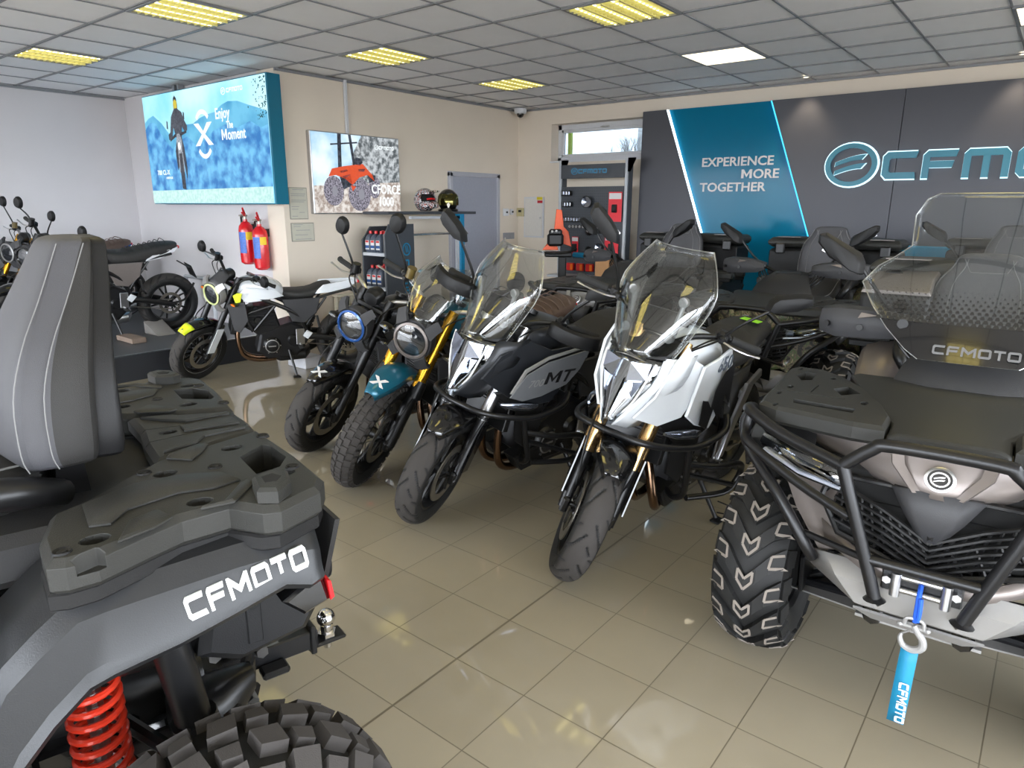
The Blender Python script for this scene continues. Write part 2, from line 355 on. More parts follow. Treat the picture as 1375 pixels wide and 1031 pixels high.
# ceiling: panels and the metal grid
cm=mat('ceiling_tile',(236,236,238),.9,0,.03,6,bump=.5,bscale=250); gm=K('ceiling_grid',(128,130,134),.45)
mb=MB(); mb.box(((XF+XR)/2,(YS+YB)/2,H+.035),(XR-XF+.3,YB-YS+.3,.05)); ce=struct(obj('ceiling',mb,cm))
gx0,gy0=-7.134,1.808
mb=MB()
for j in range(-10,11):
    y=gy0+.6*j; mb.box(((XF+XR)/2,y,H+.004),(XR-XF,.026,.008))
for i in range(-4,20):
    x=gx0+.6*i; mb.box((x,(YS+YB)/2,H+.003),(.014,YB-YS,.006))
obj('ceiling_grid',mb,gm,ce)
mb=MB(); mb.box(((XW+XR)/2,YB-.012,H-.012),(XR-XW,.024,.022)); struct(obj('trim_1',mb,gm))
mb=MB(); mb.box((XW+.012,(YP+YB)/2,H-.012),(.024,YB-YP,.022)); struct(obj('trim_2',mb,gm))
mb=MB(); mb.box((XF+.012,(YS+YP)/2,H-.012),(.024,YP-YS,.022)); struct(obj('trim_3',mb,gm))
# lights in the ceiling grid (cells)
lum_y=emis('louvre_glow',(255,240,130),.8); lum_b=emis('louvre_glow_bright',(255,232,140),6)
lum_w=emis('panel_glow',(255,240,205),3.); louv=K('louvre_fins',(215,210,150),.3,.3)
tube_m=emis('tube_glow',(255,240,170),6)
def fixture(T,r,kind,label,lum=None):
    x,y=gx0+.6*r,gy0+.6*T
    t=thing('ceiling_light',label,'ceiling light',(x+.3,y+.3,H),group='recessed ceiling lights')
    mb=MB()
    for a,b,w,h in ((.0,-.289,.6,.022),(.0,.289,.6,.022),(-.289,0,.022,.556),(.289,0,.022,.556)): mb.box((a,b,-.004),(w,h,.008))
    obj('frame',mb,gm,t)
    if kind=='w':
        mb=MB(); mb.box((0,0,-.002),(.556,.556,.004)); obj('diffuser',mb,lum_w,t)
    else:
        mb=MB(); mb.box((0,0,.005),(.556,.556,.003)); obj('reflector',mb,lum or lum_y,t)
        mb=MB()
        for k in range(1,4): mb.box((-.278+.139*k,0,-.008),(.012,.556,.018))
        for k in range(1,11): mb.box((0,-.278+.0505*k,-.004),(.556,.004,.012))
        obj('louvre',mb,louv,t)
        for k in range(4):
            mb=MB(); mb.cyl((-.2085+.139*k,-.27,.0),(-.2085+.139*k,.27,.0),.006,n=8); obj('tube',mb,tube_m,t)
lights=[(1,-1,'y','louvred ceiling light nearest the far left wall'),(1,3,'y','large louvred ceiling light above the mountain lightbox'),(4,3,'y','louvred ceiling light above the quad bike lightbox'),(7,3,'y','louvred ceiling light nearest the dome camera'),(4,7,'y','louvred ceiling light at top centre of the ceiling'),(7,7,'w','plain glowing ceiling panel left of the other glowing panel'),(7,11,'w','plain glowing ceiling panel at the top right corner')]
for q in lights: fixture(*q)
for T,r in ((1,7),(1,11),(-2,-1),(-2,3),(-2,7),(-2,11),(4,11),(-5,3),(-5,7),(-5,11),(1,15),(4,15)): fixture(T,r,'y','louvred ceiling light in the rows overhead, outside the photo frame',lum_b)
# ================================================================ high window
t=struct(thing('window_2','','',(wx0,YB,wz0))); del t['label']; del t['category']
mb=MB(); w,h=wx1-wx0,wz1-wz0
fw=K('upvc_white',(205,207,212),.35)
for a,b,c_,d in ((w/2,.03,w,.06),(w/2,h-.035,w,.07),(.03,h/2,.06,h),(w-.03,h/2,.06,h)): mb.box((a,.2,b),(c_,.07,d),ch=.006)
for a,b,c_,d in ((w/2,.075,w-.12,.04),(w/2,h-.085,w-.12,.04),(.08,h/2,.04,h-.12),(w-.08,h/2,.04,h-.12)): mb.box((a,.185,b),(c_,.05,d),ch=.006)
obj('window_frame',mb,fw,t)
mb=MB(); mb.box((w/2,.2,h/2),(w-.18,.006,h-.18)); obj('pane',mb,glass('window_glass',(150,156,160),.02),t)
mb=MB(); mb.box((.75,.15,h-.06),(.13,.02,.02),ch=.004); mb.cyl((.72,.16,h-.06),(.72,.13,h-.06),.012); obj('window_handle',mb,alu,t)
mb=MB(); mb.box((w/2,.12,-.01),(w,.3,.02)); obj('window_sill',mb,fw,t)
# outside, seen through the window: a rise with bare trees and a pale block of flats
mb=MB(); mb.prism([(-60,-3),(40,-3),(40,2),(0,1.2),(-25,2.5),(-60,3)],34,60,f=lambda a,b,c:(a,c,b)); struct(obj('ground_outside',mb,K('winter_grass',(150,150,140),.9)))
t=thing('apartment_building','pale block of flats seen through the high window','building',(-14.5,34,1.6),(0,0,R(-8)))
mb=MB(); mb.box((0,4,3.0),(9,8,6)); mb.box((0,4,6.1),(9.4,8.4,.3)); obj('wall',mb,K('pale_render',(205,205,205),.9),t)
for i in range(4):
    for j in range(3):
        mb=MB(); mb.box((-3.2+2.1*i,-.02,1.1+1.8*j),(.9,.08,.9)); obj('window',mb,K('far_window',(120,128,140),.3) if i+j==0 else bpy.data.materials['far_window'],t)
bark=K('bare_twigs',(120,118,118),.9)
def tree(x,y,h,lab):
    t=MB()
    def br(p,d,l,r,n):
        q=p+d*l; t.tube([p,q],[r,r*.6],4)
        if n==0: return
        for k in range(3 if n>2 else 3):
            e=(d+Vector((random.uniform(-.6,.6),random.uniform(-.6,.6),random.uniform(-.15,.5)))).normalized(); br(q if k else p+d*l*.7,e,l*.72,r*.55,n-1)
    br(Vector((x,y,1.0)),Vector((0,0,1)),h*.3,h*.02,5)
    single('bare_tree',t,bark,lab,'tree','bare trees outside the window')
for i in range(8): tree(-24.5+1.35*i-(i%3)*.8+random.uniform(-.3,.3),22+6*(i%3),4.6+random.uniform(-.6,.9),'leafless winter tree in the grove outside the high window')
mb=MB(); mb.box((-5.82,YB+.6,2.0),(.05,.05,2.6)); single('green_post',mb,K('lime_render',(150,170,70),.8),'lime green post just outside the high window','post')
# ================================================================ back feature wall
pan=K('anthracite_panel',(64,65,72),.42,.15,.04,2); yp=7.93; zt=2.72
mb=MB(); edges=[-4.285,-1.45,-.1,1.2,2.5]
tl,tr=(-3.96,-2.74),(-3.25,-2.03)    # teal panel top x / bottom x at z .9
def slx(x0,z): return x0+(zt-z)*.375
P=MB()
P.prism([(-4.285,0),(slx(-3.975,0),0),(-3.975,zt),(-4.285,zt)],yp,YB-.001,.003)
P.prism([(slx(-2.735,0),0),(-1.452,0),(-1.452,zt),(-2.735,zt)],yp,YB-.001,.003)
for a,b in ((-1.448,-.1),(-.096,1.25),(1.254,2.6),(2.604,4.0)): P.prism([(a,0),(b,0),(b,zt),(a,zt)],yp,YB-.001,.003)
struct(obj('wall_panelling',P,pan))
tg=mat('teal_gloss_panel',(10,104,136),.12,0,.02,2,spec=.12)
t=thing('illuminated_sign','slanted glossy teal panel with edge lighting and white slogan','sign',(-3.355,yp,0))
ox=3.355
mb=MB(); mb.prism([(slx(-3.955,.02)+ox,.02),(slx(-2.755,.02)+ox,.02),(-2.755+ox,zt),(-3.955+ox,zt)],.035,.1,0); obj('panel',mb,tg,t)
led=emis('led_strip',(225,245,255),5); ledt=emis('led_strip_teal',(60,190,240),2.2)
mb=MB(); mb.prism([(slx(-3.972,.05)+ox,.05),(slx(-3.958,.05)+ox,.05),(-3.958+ox,zt),(-3.972+ox,zt)],.0,.034); obj('light_strip',mb,led,t,'bright white light strip along the left edge')
mb=MB(); mb.prism([(slx(-2.75,.05)+ox,.05),(slx(-2.742,.05)+ox,.05),(-2.742+ox,zt),(-2.75+ox,zt)],.004,.034); obj('light_strip',mb,ledt,t,'soft blue light strip along the right edge')
mb=MB()
for s_,x,z in (('EXPERIENCE',-3.5,2.06),('MORE',-3.02,1.92),('TOGETHER',-3.5,1.78)):
    text(mb,s_,.137,frame_mat((x+ox,.03,z),(1,0,0),(0,0,1)),.008,off=.006,sx=1.1,space=1.0)
obj('slogan',mb,whiteprint,t,'white capital letters reading EXPERIENCE MORE TOGETHER')
# halo-lit logo
hal=emis('halo_white',(190,235,250),2.0); lt=K('logo_teal',(14,112,134),.35)
t=thing('wall_sign','halo lit teal logotype with round emblem on dark wall','sign',(-.65,yp,1.9))
fp=fplane((-1.855+.65,-.03,.125),(1,0,0),(0,0,1)); mb=MB(); roundel(mb,lambda a,b,d:fp(a,b,d),.245,.02); obj('emblem',mb,lt,t)
fb=fplane((-1.855+.65,-.012,.125),(1,0,0),(0,0,1)); mb=MB(); roundel(mb,fb,.262,.006); obj('emblem_backlight',mb,hal,t)
fl_=fplane((-1.56+.65,-.03,-.02),(1,0,0),(0,0,1)); mb=MB(); logo(mb,'CFmOTO',fl_,2.05,.255,.02); obj('lettering',mb,lt,t)
fl2=fplane((-1.572+.65,-.012,-.032),(1,0,0),(0,0,1)); mb=MB(); logo(mb,'CFmOTO',fl2,2.074,.279,.006); obj('lettering_backlight',mb,hal,t)
mb=MB(); mb.box((0,0,.62),(.9,.1,1.24)); mb.M=Matrix.Translation((-1.05,7.85,0)); mb.v=[]; mb.f=[];mb.m=[];mb.s=[]; mb.box((0,0,.62),(1.1,.1,1.24),ch=.01)
single('sign_board',mb,K('cyan_board',(0,150,196),.5),'low bright cyan board leaning at the dark feature wall','board')
for x in (-2.35,-.55): # picture lights on the panelling
    t=thing('ceiling_spotlight','small recessed spotlight over the dark panels','spotlight',(x,7.75,H),group='spotlights along the back wall')
    mb=MB(); mb.lathe([(.03,.0),(.045,0),(.045,-.01),(.03,-.01)],ax='z',n=20,closed=True); obj('ring',mb,alu,t)
    mb=MB(); mb.lathe([(.0,-.004),(.03,-.004)],ax='z',n=20); obj('lamp',mb,lum_w,t)
    ld=bpy.data.lights.new('spot','SPOT'); ld.energy=16; ld.spot_size=R(75); ld.spot_blend=.8; ld.color=(1,.8,.55); ld.shadow_soft_size=.04
    lo=bpy.data.objects.new('spot_lamp',ld); col.objects.link(lo); lo.parent=t; lo.location=(0,0,-.03); lo.rotation_euler=(R(12),0,0)
# ================================================================ lightbox A (mountains)
t=thing('lightbox','large teal edged lightbox poster of a rider below blue mountains','lightbox',(-7.5,4.03,1.61))
x0,x1,hh=-8.78+7.5,-6.2+7.5,1.215
mb=MB(); mb.box(((x0+x1)/2,.075,hh/2),(x1-x0,.15,hh),ch=.004); obj('case',mb,K('teal_case',(0,104,132),.4),t)
mb=MB(); mb.box(((x0+x1)/2-.005,-.002,hh/2),(x1-x0-.03,.006,hh-.02)); obj('sky_print',mb,emis('print_sky',(196,238,246),1.3,.0,1.2,(130,212,242)),t)
def flat(name,polys,m,y,par,lab=None,n=None):
    mb=MB()
    for k,p in enumerate(polys): mb.prism(p,y,y-.0012,0)
    return obj(name,mb,m,par,lab)
w=x1-x0-.03; L0=x0+.01
def XY(u,v): return (L0+u*w,.01+v*(hh-.02))
prof=[(0,.76),(.04,.8),(.09,.82),(.16,.74),(.22,.64),(.27,.68),(.33,.72),(.38,.7),(.44,.7),(.5,.74),(.56,.76),(.62,.77),(.68,.82),(.73,.84),(.8,.83),(.87,.79),(.93,.76),(1,.72)]
flat('mountain_print',[[XY(0,.12)]+[XY(1,.12)]+[XY(u,v) for u,v in prof[::-1]]],emis('print_far_hills',(70,170,222),1.0,.1,3,(110,195,232)),-.0055,t)
prof2=[(0,.70),(.05,.76),(.1,.75),(.17,.6),(.24,.5),(.3,.56),(.38,.6),(.46,.5),(.54,.56),(.6,.62),(.7,.66),(.78,.62),(.88,.66),(.95,.6),(1,.62)]
flat('mountain_print',[[XY(0,.12)]+[XY(1,.12)]+[XY(u,v) for u,v in prof2[::-1]]],emis('print_near_hills',(36,128,206),1.05,.12,7,(110,190,236)),-.0067,t)
flat('ground_print',[[XY(0,.002),XY(1,.002),XY(1,.135),XY(.5,.125),XY(0,.12)]],emis('print_ground',(178,226,222),1.15,.03,30,(205,238,232)),-.008,t)
dk=emis('print_dark',(28,32,44),.8,.3,40,(70,76,90)); wt=emis('print_white',(240,248,250),1.25); yl=emis('print_yellow',(220,200,60),1)
def U(pts,cx=.305,sx=.95): return [XY(cx+a*.1*sx,.125+(b-.12)*.97) for a,b in pts]
gm1=emis('print_jacket',(110,116,130),.9,.3,60,(40,44,56)); lg=emis('print_silver',(200,208,216),1.0,.2,50,(120,128,140))
flat('rider_print',[U([(-.12,.13),(.2,.12),(.24,.42),(.42,.2),(.52,.32),(.44,.5),(.3,.6),(-.2,.6),(-.42,.48),(-.36,.3),(-.14,.36)]),U([(-.16,.84),(.16,.84),(.19,.9),(.14,.96),(0,.985),(-.14,.96),(-.19,.9)])],dk,-.0092,t)
flat('rider_print',[U([(-.2,.6),(.3,.6),(.42,.7),(.62,.655),(.86,.66),(.9,.70),(.7,.75),(.5,.83),(.2,.86),(-.2,.86),(-.5,.80),(-.72,.66),(-.92,.64),(-.9,.59),(-.6,.6),(-.38,.7)])],gm1,-.0098,t)
flat('rider_print',[U([(-.15,.87),(.15,.87),(.165,.93),(0,.95),(-.165,.93)])],yl,-.0104,t)
flat('rider_print',[U([(-.1,.80),(.14,.80),(.1,.86),(-.06,.86)]),U([(-1.02,.7),(-.9,.69),(-.88,.76),(-.98,.77)]),U([(.62,.77),(.72,.76),(.74,.82),(.64,.83)]),U([(-.8,.60),(-.3,.64),(.3,.65),(.78,.66),(.78,.64),(.3,.62),(-.3,.61),(-.8,.575)])],dk,-.0104,t)
flat('rider_print',[U([(-.14,.46),(.2,.46),(.28,.58),(.12,.64),(-.12,.64),(-.24,.57)]),U([(-.2,.28),(-.13,.28),(-.1,.47),(-.17,.47)]),U([(.2,.28),(.27,.3),(.26,.47),(.18,.47)])],lg,-.011,t)
flat('rider_print',[[XY(.305+.012*math.cos(2*PI*i/14)*.95,.52+.035*math.sin(2*PI*i/14)) for i in range(14)]],wt,-.0118,t)
mb=MB()
text(mb,'Enjoy',.15,frame_mat((L0+.625*w,-.009,.01+.70*hh),(1,0,0),(0,0,1)),.001,off=.005,sx=.86)
text(mb,'The',.1,frame_mat((L0+.705*w,-.009,.01+.615*hh),(1,0,0),(0,0,1)),.001,off=.003,sx=.8)
text(mb,'Moment',.15,frame_mat((L0+.66*w,-.009,.01+.525*hh),(1,0,0),(0,0,1)),.001,off=.005,sx=.86)
text(mb,'700 CL-X',.075,frame_mat((L0+.07*w,-.009,.01+.265*hh),(1,0,0),(0,0,1)),.001,off=.002)
text(mb,'HERITAGE',.034,frame_mat((L0+.15*w,-.009,.01+.225*hh),(1,0,0),(0,0,1)),.001,off=.001)
fz=fplane((L0+.72*w,-.009,.01+.885*hh),(1,0,0),(0,0,1)); roundel(mb,lambda a,b,d:fz(a-.045,b+.03,d),.042,.001); logo(mb,'CFmOTO',lambda a,b,d:fz(a+.02,b+.01,d),.3,.042,.001)
obj('lettering_print',mb,wt,t,'white slogan and logotype')
mb=MB(); cx,cz=L0+.52*w,.01+.59*hh
for s_ in (1,-1):
    f2=lambda a,b,d,s_=s_:(cx+a,-.0095-d,cz+b*s_)
    mb.prism([(-.19,.115),(-.09,.115),(0,.03),(.0,-.01),(-.02,-.01)],0,.001,0,f=f2); mb.prism([(.19,.115),(.09,.115),(0,.03),(.0,-.01),(.02,-.01)],0,.001,0,f=f2)
    for i in range(14):
        a,b=R(45+i*90/14),R(45+(i+1)*90/14)
        mb.prism([(.19*math.cos(a),.25*math.sin(a)),(.19*math.cos(b),.25*math.sin(b)),(.15*math.cos(b),.205*math.sin(b)),(.15*math.cos(a),.205*math.sin(a))],0,.001,0,f=f2)
obj('emblem_print',mb,wt,t,'white X shaped emblem')
mb=MB()
for k in range(90):
    u,v=1-abs(random.gauss(0,.035)),random.uniform(.66,.99); a,b=XY(u,v); s_=random.uniform(.004,.012); mb.prism([(a-s_,b),(a,b-s_),(a+s_,b),(a,b+s_)],-.0092,-.0104)
obj('foliage_print',mb,emis('print_foliage',(20,90,100),.8),t)
mb=MB(); mb.box((-8.15+7.5,.1,hh+.05),(.05,.06,.09)); mb.box((-8.05+7.5,.1,hh+.05),(.03,.06,.12)); obj('bracket',mb,alu,t)
# ================================================================ lightbox B (quad)
t=thing('lightbox','smaller lightbox poster of an orange quad bike splashing uphill','lightbox',(XW+.001,5.11,1.515))
yy=.61; hb=.835
mb=MB(); mb.box((.03,0,hb/2),(.06,1.22,hb),ch=.004); obj('case',mb,alu,t)
FB=lambda a,b,d:(.062+d,a,b)
def flatB(name,polys,m,d,lab=None):
    mb=MB()
    for p in polys: mb.prism([(-.6+1.2*u,.01+v*(hb-.02)) for u,v in p],d,d+.0012,0,f=FB)
    return obj(name,mb,m,t,lab)
flatB('sky_print',[[(0,0),(1,0),(1,1),(0,1)]],emis('print_sky_b',(170,215,245),1.15,.1,3,(225,240,250)),0)
flatB('forest_print',[[(.42,.2),(1,.2),(1,1),(.55,1),(.46,.8),(.4,.5)]],emis('print_forest',(96,104,108),.95,.2,22,(196,202,206)),.0014)
flatB('trunk_print',[[(.27,.5),(.31,.5),(.32,1),(.28,1)],[(.44,.6),(.47,.6),(.43,1),(.4,1)],[(.2,.85),(.5,.9),(.5,.92),(.2,.87)]],dk,.0026)
flatB('track_print',[[(0,0),(1,0),(1,.42),(.5,.38),(0,.34)]],emis('print_track',(176,158,146),1.0,.15,24,(226,220,214)),.0038)
ormt=emis('print_orange',(226,84,40),1,.2,30); tyb=emis('print_tyre',(70,66,82),.8,.4,60,(170,165,180))
def el(cx,cy,a,b,n=20): return [(cx+a*math.cos(2*PI*i/n),cy+b*math.sin(2*PI*i/n)) for i in range(n)]
flatB('quad_print',[el(.21,.28,.11,.19),el(.5,.24,.13,.22),el(.68,.34,.07,.15)],tyb,.005)
flatB('quad_print',[el(.22,.28,.03,.06),el(.52,.24,.035,.07)],emis('print_grey_b',(150,150,160),1),.0062)
flatB('quad_print',[[(.16,.46),(.2,.56),(.34,.6),(.55,.64),(.66,.5),(.68,.42),(.6,.5),(.5,.46),(.42,.36),(.34,.44),(.24,.48)],[(.4,.36),(.46,.34),(.42,.28)]],ormt,.0062)
flatB('quad_print',[[(.44,.63),(.47,.72),(.53,.71),(.55,.66),(.52,.62)],[(.28,.46),(.4,.5),(.42,.36),(.32,.3)],[(.6,.5),(.7,.5),(.68,.42),(.62,.4)],[(.28,.53),(.36,.56),(.38,.54),(.3,.51)],[(.49,.57),(.58,.58),(.56,.54),(.5,.54)]],dk,.0062)
mb=MB()
for s_,z,ws in (('CFORCE',.22,1),('1000',.085,1)):
    text(mb,s_,.14,frame_mat((.0695,-.6+1.2*(.64 if s_!='1000' else .72),z),(0,1,0),(0,0,1)),.001,off=.004,sx=.82)
fz=fplane((.0695,.3,.7),(0,1,0),(0,0,1)); roundel(mb,lambda a,b,d:fz(a-.035,b+.02,d),.03,.001); logo(mb,'CFmOTO',fz,.22,.036,.001)
obj('lettering_print',mb,wt,t,'white lettering reading CFORCE 1000')
# ================================================================ small wall items
mb=MB(); mb.box((XW+.02,5.02,2.62),(.03,.035,.55),ch=.004); single('cable_duct',mb,fw,'white cable trunking running up above the smaller lightbox','trunking')
pp=K('printed_paper',(190,188,174),.8); pf_=K('notice_frame',(140,138,128),.6)
def paper(y0,y1,z0,z1,lab,rows):
    t=thing('framed_notice',lab,'notice',(XW,(y0+y1)/2,z0),group='notices by the wall corner')
    w,h=y1-y0,z1-z0
    mb=MB(); mb.box((.005,0,h/2),(.01,w,h),ch=.002); obj('frame',mb,pf_,t); mb=MB(); mb.box((.0085,0,h/2),(.005,w-.016,h-.016)); obj('sheet',mb,pp,t)
    mb=MB()
    for k,(a,b,v) in enumerate(rows): mb.box((.0118,(a+b-1)*w/2,v*h),(.0008,(b-a)*w,.006))
    obj('printed_lines',mb,greyprint,t)
paper(4.24,4.46,1.46,1.78,'upper framed notice with paragraphs beside the wall corner',[(.2,.8,.93),(.1,.9,.8),(.1,.85,.74),(.1,.9,.6),(.1,.8,.55),(.1,.5,.4),(.1,.45,.32),(.5,.8,.22),(.1,.4,.1)])
paper(4.24,4.52,1.235,1.425,'lower framed notice with a floor plan drawing',[(.1,.5,.9),(.1,.4,.8),(.2,.8,.6),(.15,.7,.35),(.15,.85,.12)])
# fire extinguishers
def exting(x,z,lab):
    t=thing('fire_extinguisher',lab,'fire extinguisher',(x,YP-.1,z),group='pair of red fire extinguishers')
    mb=MB(); mb.lathe([(0,0),(.05,.0),(.075,.02),(.078,.06),(.078,.36),(.07,.4),(.045,.435),(.022,.45),(.022,.47),(0,.47)],ax='z',n=28); obj('cylinder',mb,K('extinguisher_red',(196,14,26),.25,coat=.5) if 'extinguisher_red' not in bpy.data.materials else bpy.data.materials['extinguisher_red'],t)
    a0,a1=R(200),R(300)
    mb=MB(); mb.lathe([(.0795,.12),(.0795,.34)],ax='z',n=14,a0=R(262),a1=R(322)); obj('label',mb,K('blue_label',(70,110,190),.5,var=.4,scale=60),t,'blue instruction label')
    mb=MB(); mb.lathe([(.0797,.26),(.0797,.34)],ax='z',n=14,a0=R(324),a1=R(374)); obj('label',mb,K('yellow_label',(226,190,40),.5),t,'yellow inspection label')
    mb=MB(); mb.cyl((0,0,.46),(0,0,.5),.018,m=0); mb.box((-.0,-.02,.51),(.03,.09,.02),ch=.004); obj('valve',mb,brz,t)
    mb=MB(); mb.tube([(0,.0,.5),(.02,-.03,.53),(.05,-.06,.54)],[.012,.012,.009],8); mb.tube([(0,0,.52),(.03,-.03,.56),(.07,-.06,.585)],[.014,.012,.01],8,smooth=3); obj('handle',mb,redm,t)
    mb=MB(); mb.tube([(-.01,0,.49),(-.07,0,.5),(-.09,.01,.44),(-.088,.01,.3),(-.086,0,.12)],.011,8,smooth=4); obj('hose',mb,sat,t)
    mb=MB(); mb.box((0,.088,.38),(.04,.032,.08)); obj('wall_bracket',mb,sat,t)
exting(-6.88,.985,'left hand fire extinguisher, hung slightly higher'); exting(-6.62,.94,'right hand fire extinguisher, hung slightly lower')
# radiator
mb=MB()
for k in range(24): mb.box((XW+.06,4.72+k*.05,.36),(.05,.036,.52),ch=.008)
mb.box((XW+.05,5.3,.36),(.03,1.2,.5)); mb.box((XW+.05,5.3,.63),(.09,1.2,.02)); mb.box((XW+.0175,4.9,.4),(.033,.04,.3)); mb.box((XW+.0175,5.7,.4),(.033,.04,.3)); mb.cyl((XW+.06,4.74,0),(XW+.06,4.74,.2),.012,n=10); mb.cyl((XW+.06,5.86,0),(XW+.06,5.86,.2),.012,n=10); single('radiator',mb,K('radiator_cream',(214,208,190),.4),'cream ribbed radiator low on the wall behind the white motorcycle','radiator')
# door
dm=K('door_grey',(156,160,174),.5); t=thing('door_1','','',(XW,7.09,0)); del t['label']; del t['category']; struct(t)
mb=MB()
for yy_,zz,a,b in ((-.47,1.01,.06,2.02),(.47,1.01,.06,2.02),(0,2.0,1.0,.06)): mb.box((.02,yy_,zz),(.05,a,b),ch=.006)
obj('door_frame',mb,K('frame_grey',(170,172,182),.5),t)
mb=MB(); mb.box((.015,0,.99),(.03,.88,1.96)); obj('leaf',mb,dm,t)
mb=MB(); mb.box((.035,-.38,1.05),(.01,.04,.22),ch=.003); mb.tube([(.04,-.38,1.1),(.085,-.38,1.1),(.085,-.27,1.1)],.009,8); obj('door_handle',mb,alu,t)
# camera, thermostat, switches, fuse box
t=thing('dome_camera','white dome security camera in the ceiling corner','security camera',(-6.12,7.86,H-.004))
mb=MB(); mb.lathe([(0,0),(.085,0),(.085,-.05),(.075,-.065),(0,-.065)],ax='z',n=28); obj('housing',mb,fw,t)
mb=MB(); mb.sph((.0,0,-.065),(.05,.05,.055),20); obj('dome',mb,gloss,t)
for (y,z,a,b,m_,lab,nm) in ((7.75,1.52,.1,.1,fw,'small white wall thermostat with a dial','thermostat'),(7.88,1.525,.06,.08,fw,'narrow white wall sensor between the thermostat and the beige box','sensor'),):
    mb=MB(); mb.box((XW+.016,y,z),(.035,a,b),ch=.006); mb.cyl((XW+.03,y,z),(XW+.045,y,z),.014,m=1); single(nm,mb,[m_,sat],lab,nm)
mb=MB(); mb.box((-6.235,YB-.02,1.52),(.13,.04,.12),ch=.006); mb.box((-6.235,YB-.042,1.535),(.05,.004,.03),m=1); single('control_panel',mb,[K('beige_box',(190,180,140),.5),sat],'beige control box beside the room corner','control box')
t=thing('light_switch','row of three grey light switches near the door','light switch',(XW,7.83,1.14))
mb=MB(); mb.box((.006,0,.05),(.012,.25,.09),ch=.003); obj('plate',mb,K('switch_grey',(140,142,148),.4),t)
for k in (-1,0,1): mb=MB(); mb.box((.014,k*.078,.05),(.008,.066,.066),ch=.003); obj('rocker',mb,bpy.data.materials['switch_grey'],t)
t=thing('fuse_box','white wall fuse box with yellow and red warning stickers','fuse box',(-6.0,YB,1.175))
mb=MB(); mb.box((0,-.012,.275),(.35,.02,.56),ch=.004); obj('frame',mb,fw,t); mb=MB(); mb.box((0,-.026,.275),(.31,.008,.52),ch=.003); obj('door',mb,K('box_white',(212,208,202),.5),t)
mb=MB(); mb.cyl((.125,-.03,.27),(.125,-.04,.27),.012); obj('latch',mb,alu,t)
mb=MB(); mb.box((.11,-.031,.535),(.1,.001,.04)); obj('warning_sticker',mb,K('yellow_sticker',(220,200,30),.5),t,'yellow sticker'); mb=MB(); mb.box((.115,-.031,.49),(.09,.001,.035)); obj('warning_sticker',mb,redm,t,'red sticker')
# ================================================================ shelf unit with oils
t=thing('display_unit','dark grey shop shelf unit with teal post and a top board','shelf unit',(-5.86,4.95,0))
dg=K('unit_grey',(62,66,72),.5); tealu=K('unit_teal',(0,118,160),.45); shm=K('shelf_grey',(178,182,188),.45)
mb=MB(); mb.prism([(0,0),(.42,0),(.42,1.41),(.06,1.41),(-.0,1.3),(0,0)][:5],.18,.2,.002,f=lambda a,b,c:(c,a,b)); obj('side_panel',mb,dg,t)
mb=MB(); mb.prism([(0,0),(.42,0),(.42,1.38),(.12,1.38),(-.0,1.24)],-.19,-.17,.002,f=lambda a,b,c:(c,a,b)); obj('side_panel',mb,dg,t)
mb=MB(); mb.box((0,.41,.7),(.36,.02,1.4)); obj('back_panel',mb,dg,t)
for z in (.2,.73,1.1): mb=MB(); mb.box((0,.2,z-.01),(.35,.4,.035),ch=.004); obj('shelf',mb,shm,t)
mb=MB(); mb.box((0,.75,1.525),(.42,1.4,.03),ch=.006); obj('top_board',mb,dg,t)
mb=MB(); mb.box((.17,1.22,.755),(.05,.07,1.51),ch=.004); mb.prism([(1.1,1.51),(1.19,1.4),(1.19,1.51)],.15,.19,f=lambda a,b,c:(c,a,b)); obj('post',mb,tealu,t,'teal post')
mb=MB(); mb.box((.16,1.16,.755),(.03,.04,1.51)); mb.box((.17,.8,1.475),(.04,.8,.03)); obj('post',mb,shm,t,'light grey post and rail')
mb=MB(); mb.cyl((.17,.42,1.29),(.17,1.2,1.29),.012,n=10); obj('hanging_rail',mb,chrome,t)
fv=fplane((.2025,.33,1.12),(0,0,-1),(0,1,0)); mb=MB(); roundel(mb,lambda a,b,d:fv(a-.02,b-.03,d),.07,.001); logo(mb,'CFmOTO',lambda a,b,d:fv(a+.09,b-.07,d),.62,.075,.001); obj('lettering',mb,tealu,t,'teal vertical logotype')
def bottle(x,y,z,kind,lab):
    t=thing('oil_bottle',lab,'bottle',(x,y,z),group='oil bottles on the shelf unit')
    bodym=silv if kind else K('bottle_blue_grey',(66,74,88),.4) if 'bottle_blue_grey' not in bpy.data.materials else (silv if kind else bpy.data.materials['bottle_blue_grey'])
    mb=MB(); mb.body([(0,0,0,.038,.055),(0,0,.01,.042,.06),(0,0,.15,.042,.06),(0,0,.18,.03,.045),(0,0,.195,.016,.018),(0,0,.2,.016,.018)],16,4,ax='z') if not kind else mb.lathe([(0,0),(.03,0),(.032,.02),(.032,.19),(.02,.205),(0,.205)],ax='z',n=16)
    mb.v=[(v[0]+ (v[2] if False else 0),v[1],v[2]) for v in mb.v]
    obj('bottle_body',mb,bodym,t)
    mb=MB(); mb.cyl((0,0,.198),(0,0,.228),.02 if not kind else .026,n=14); obj('cap',mb,redm,t,'red cap')
    mb=MB(); mb.box((0,-.0605,.08),(.06,.001,.1)); mb.box((0,-.0612,.115),(.05,.001,.02),m=1); mb.box((0,-.0612,.06),(.06,.001,.03),m=2)
    if not kind: obj('label',mb,[whiteprint,redm,bluep],t,'white label with a red and blue band')
def zsec(mb):pass
k=0
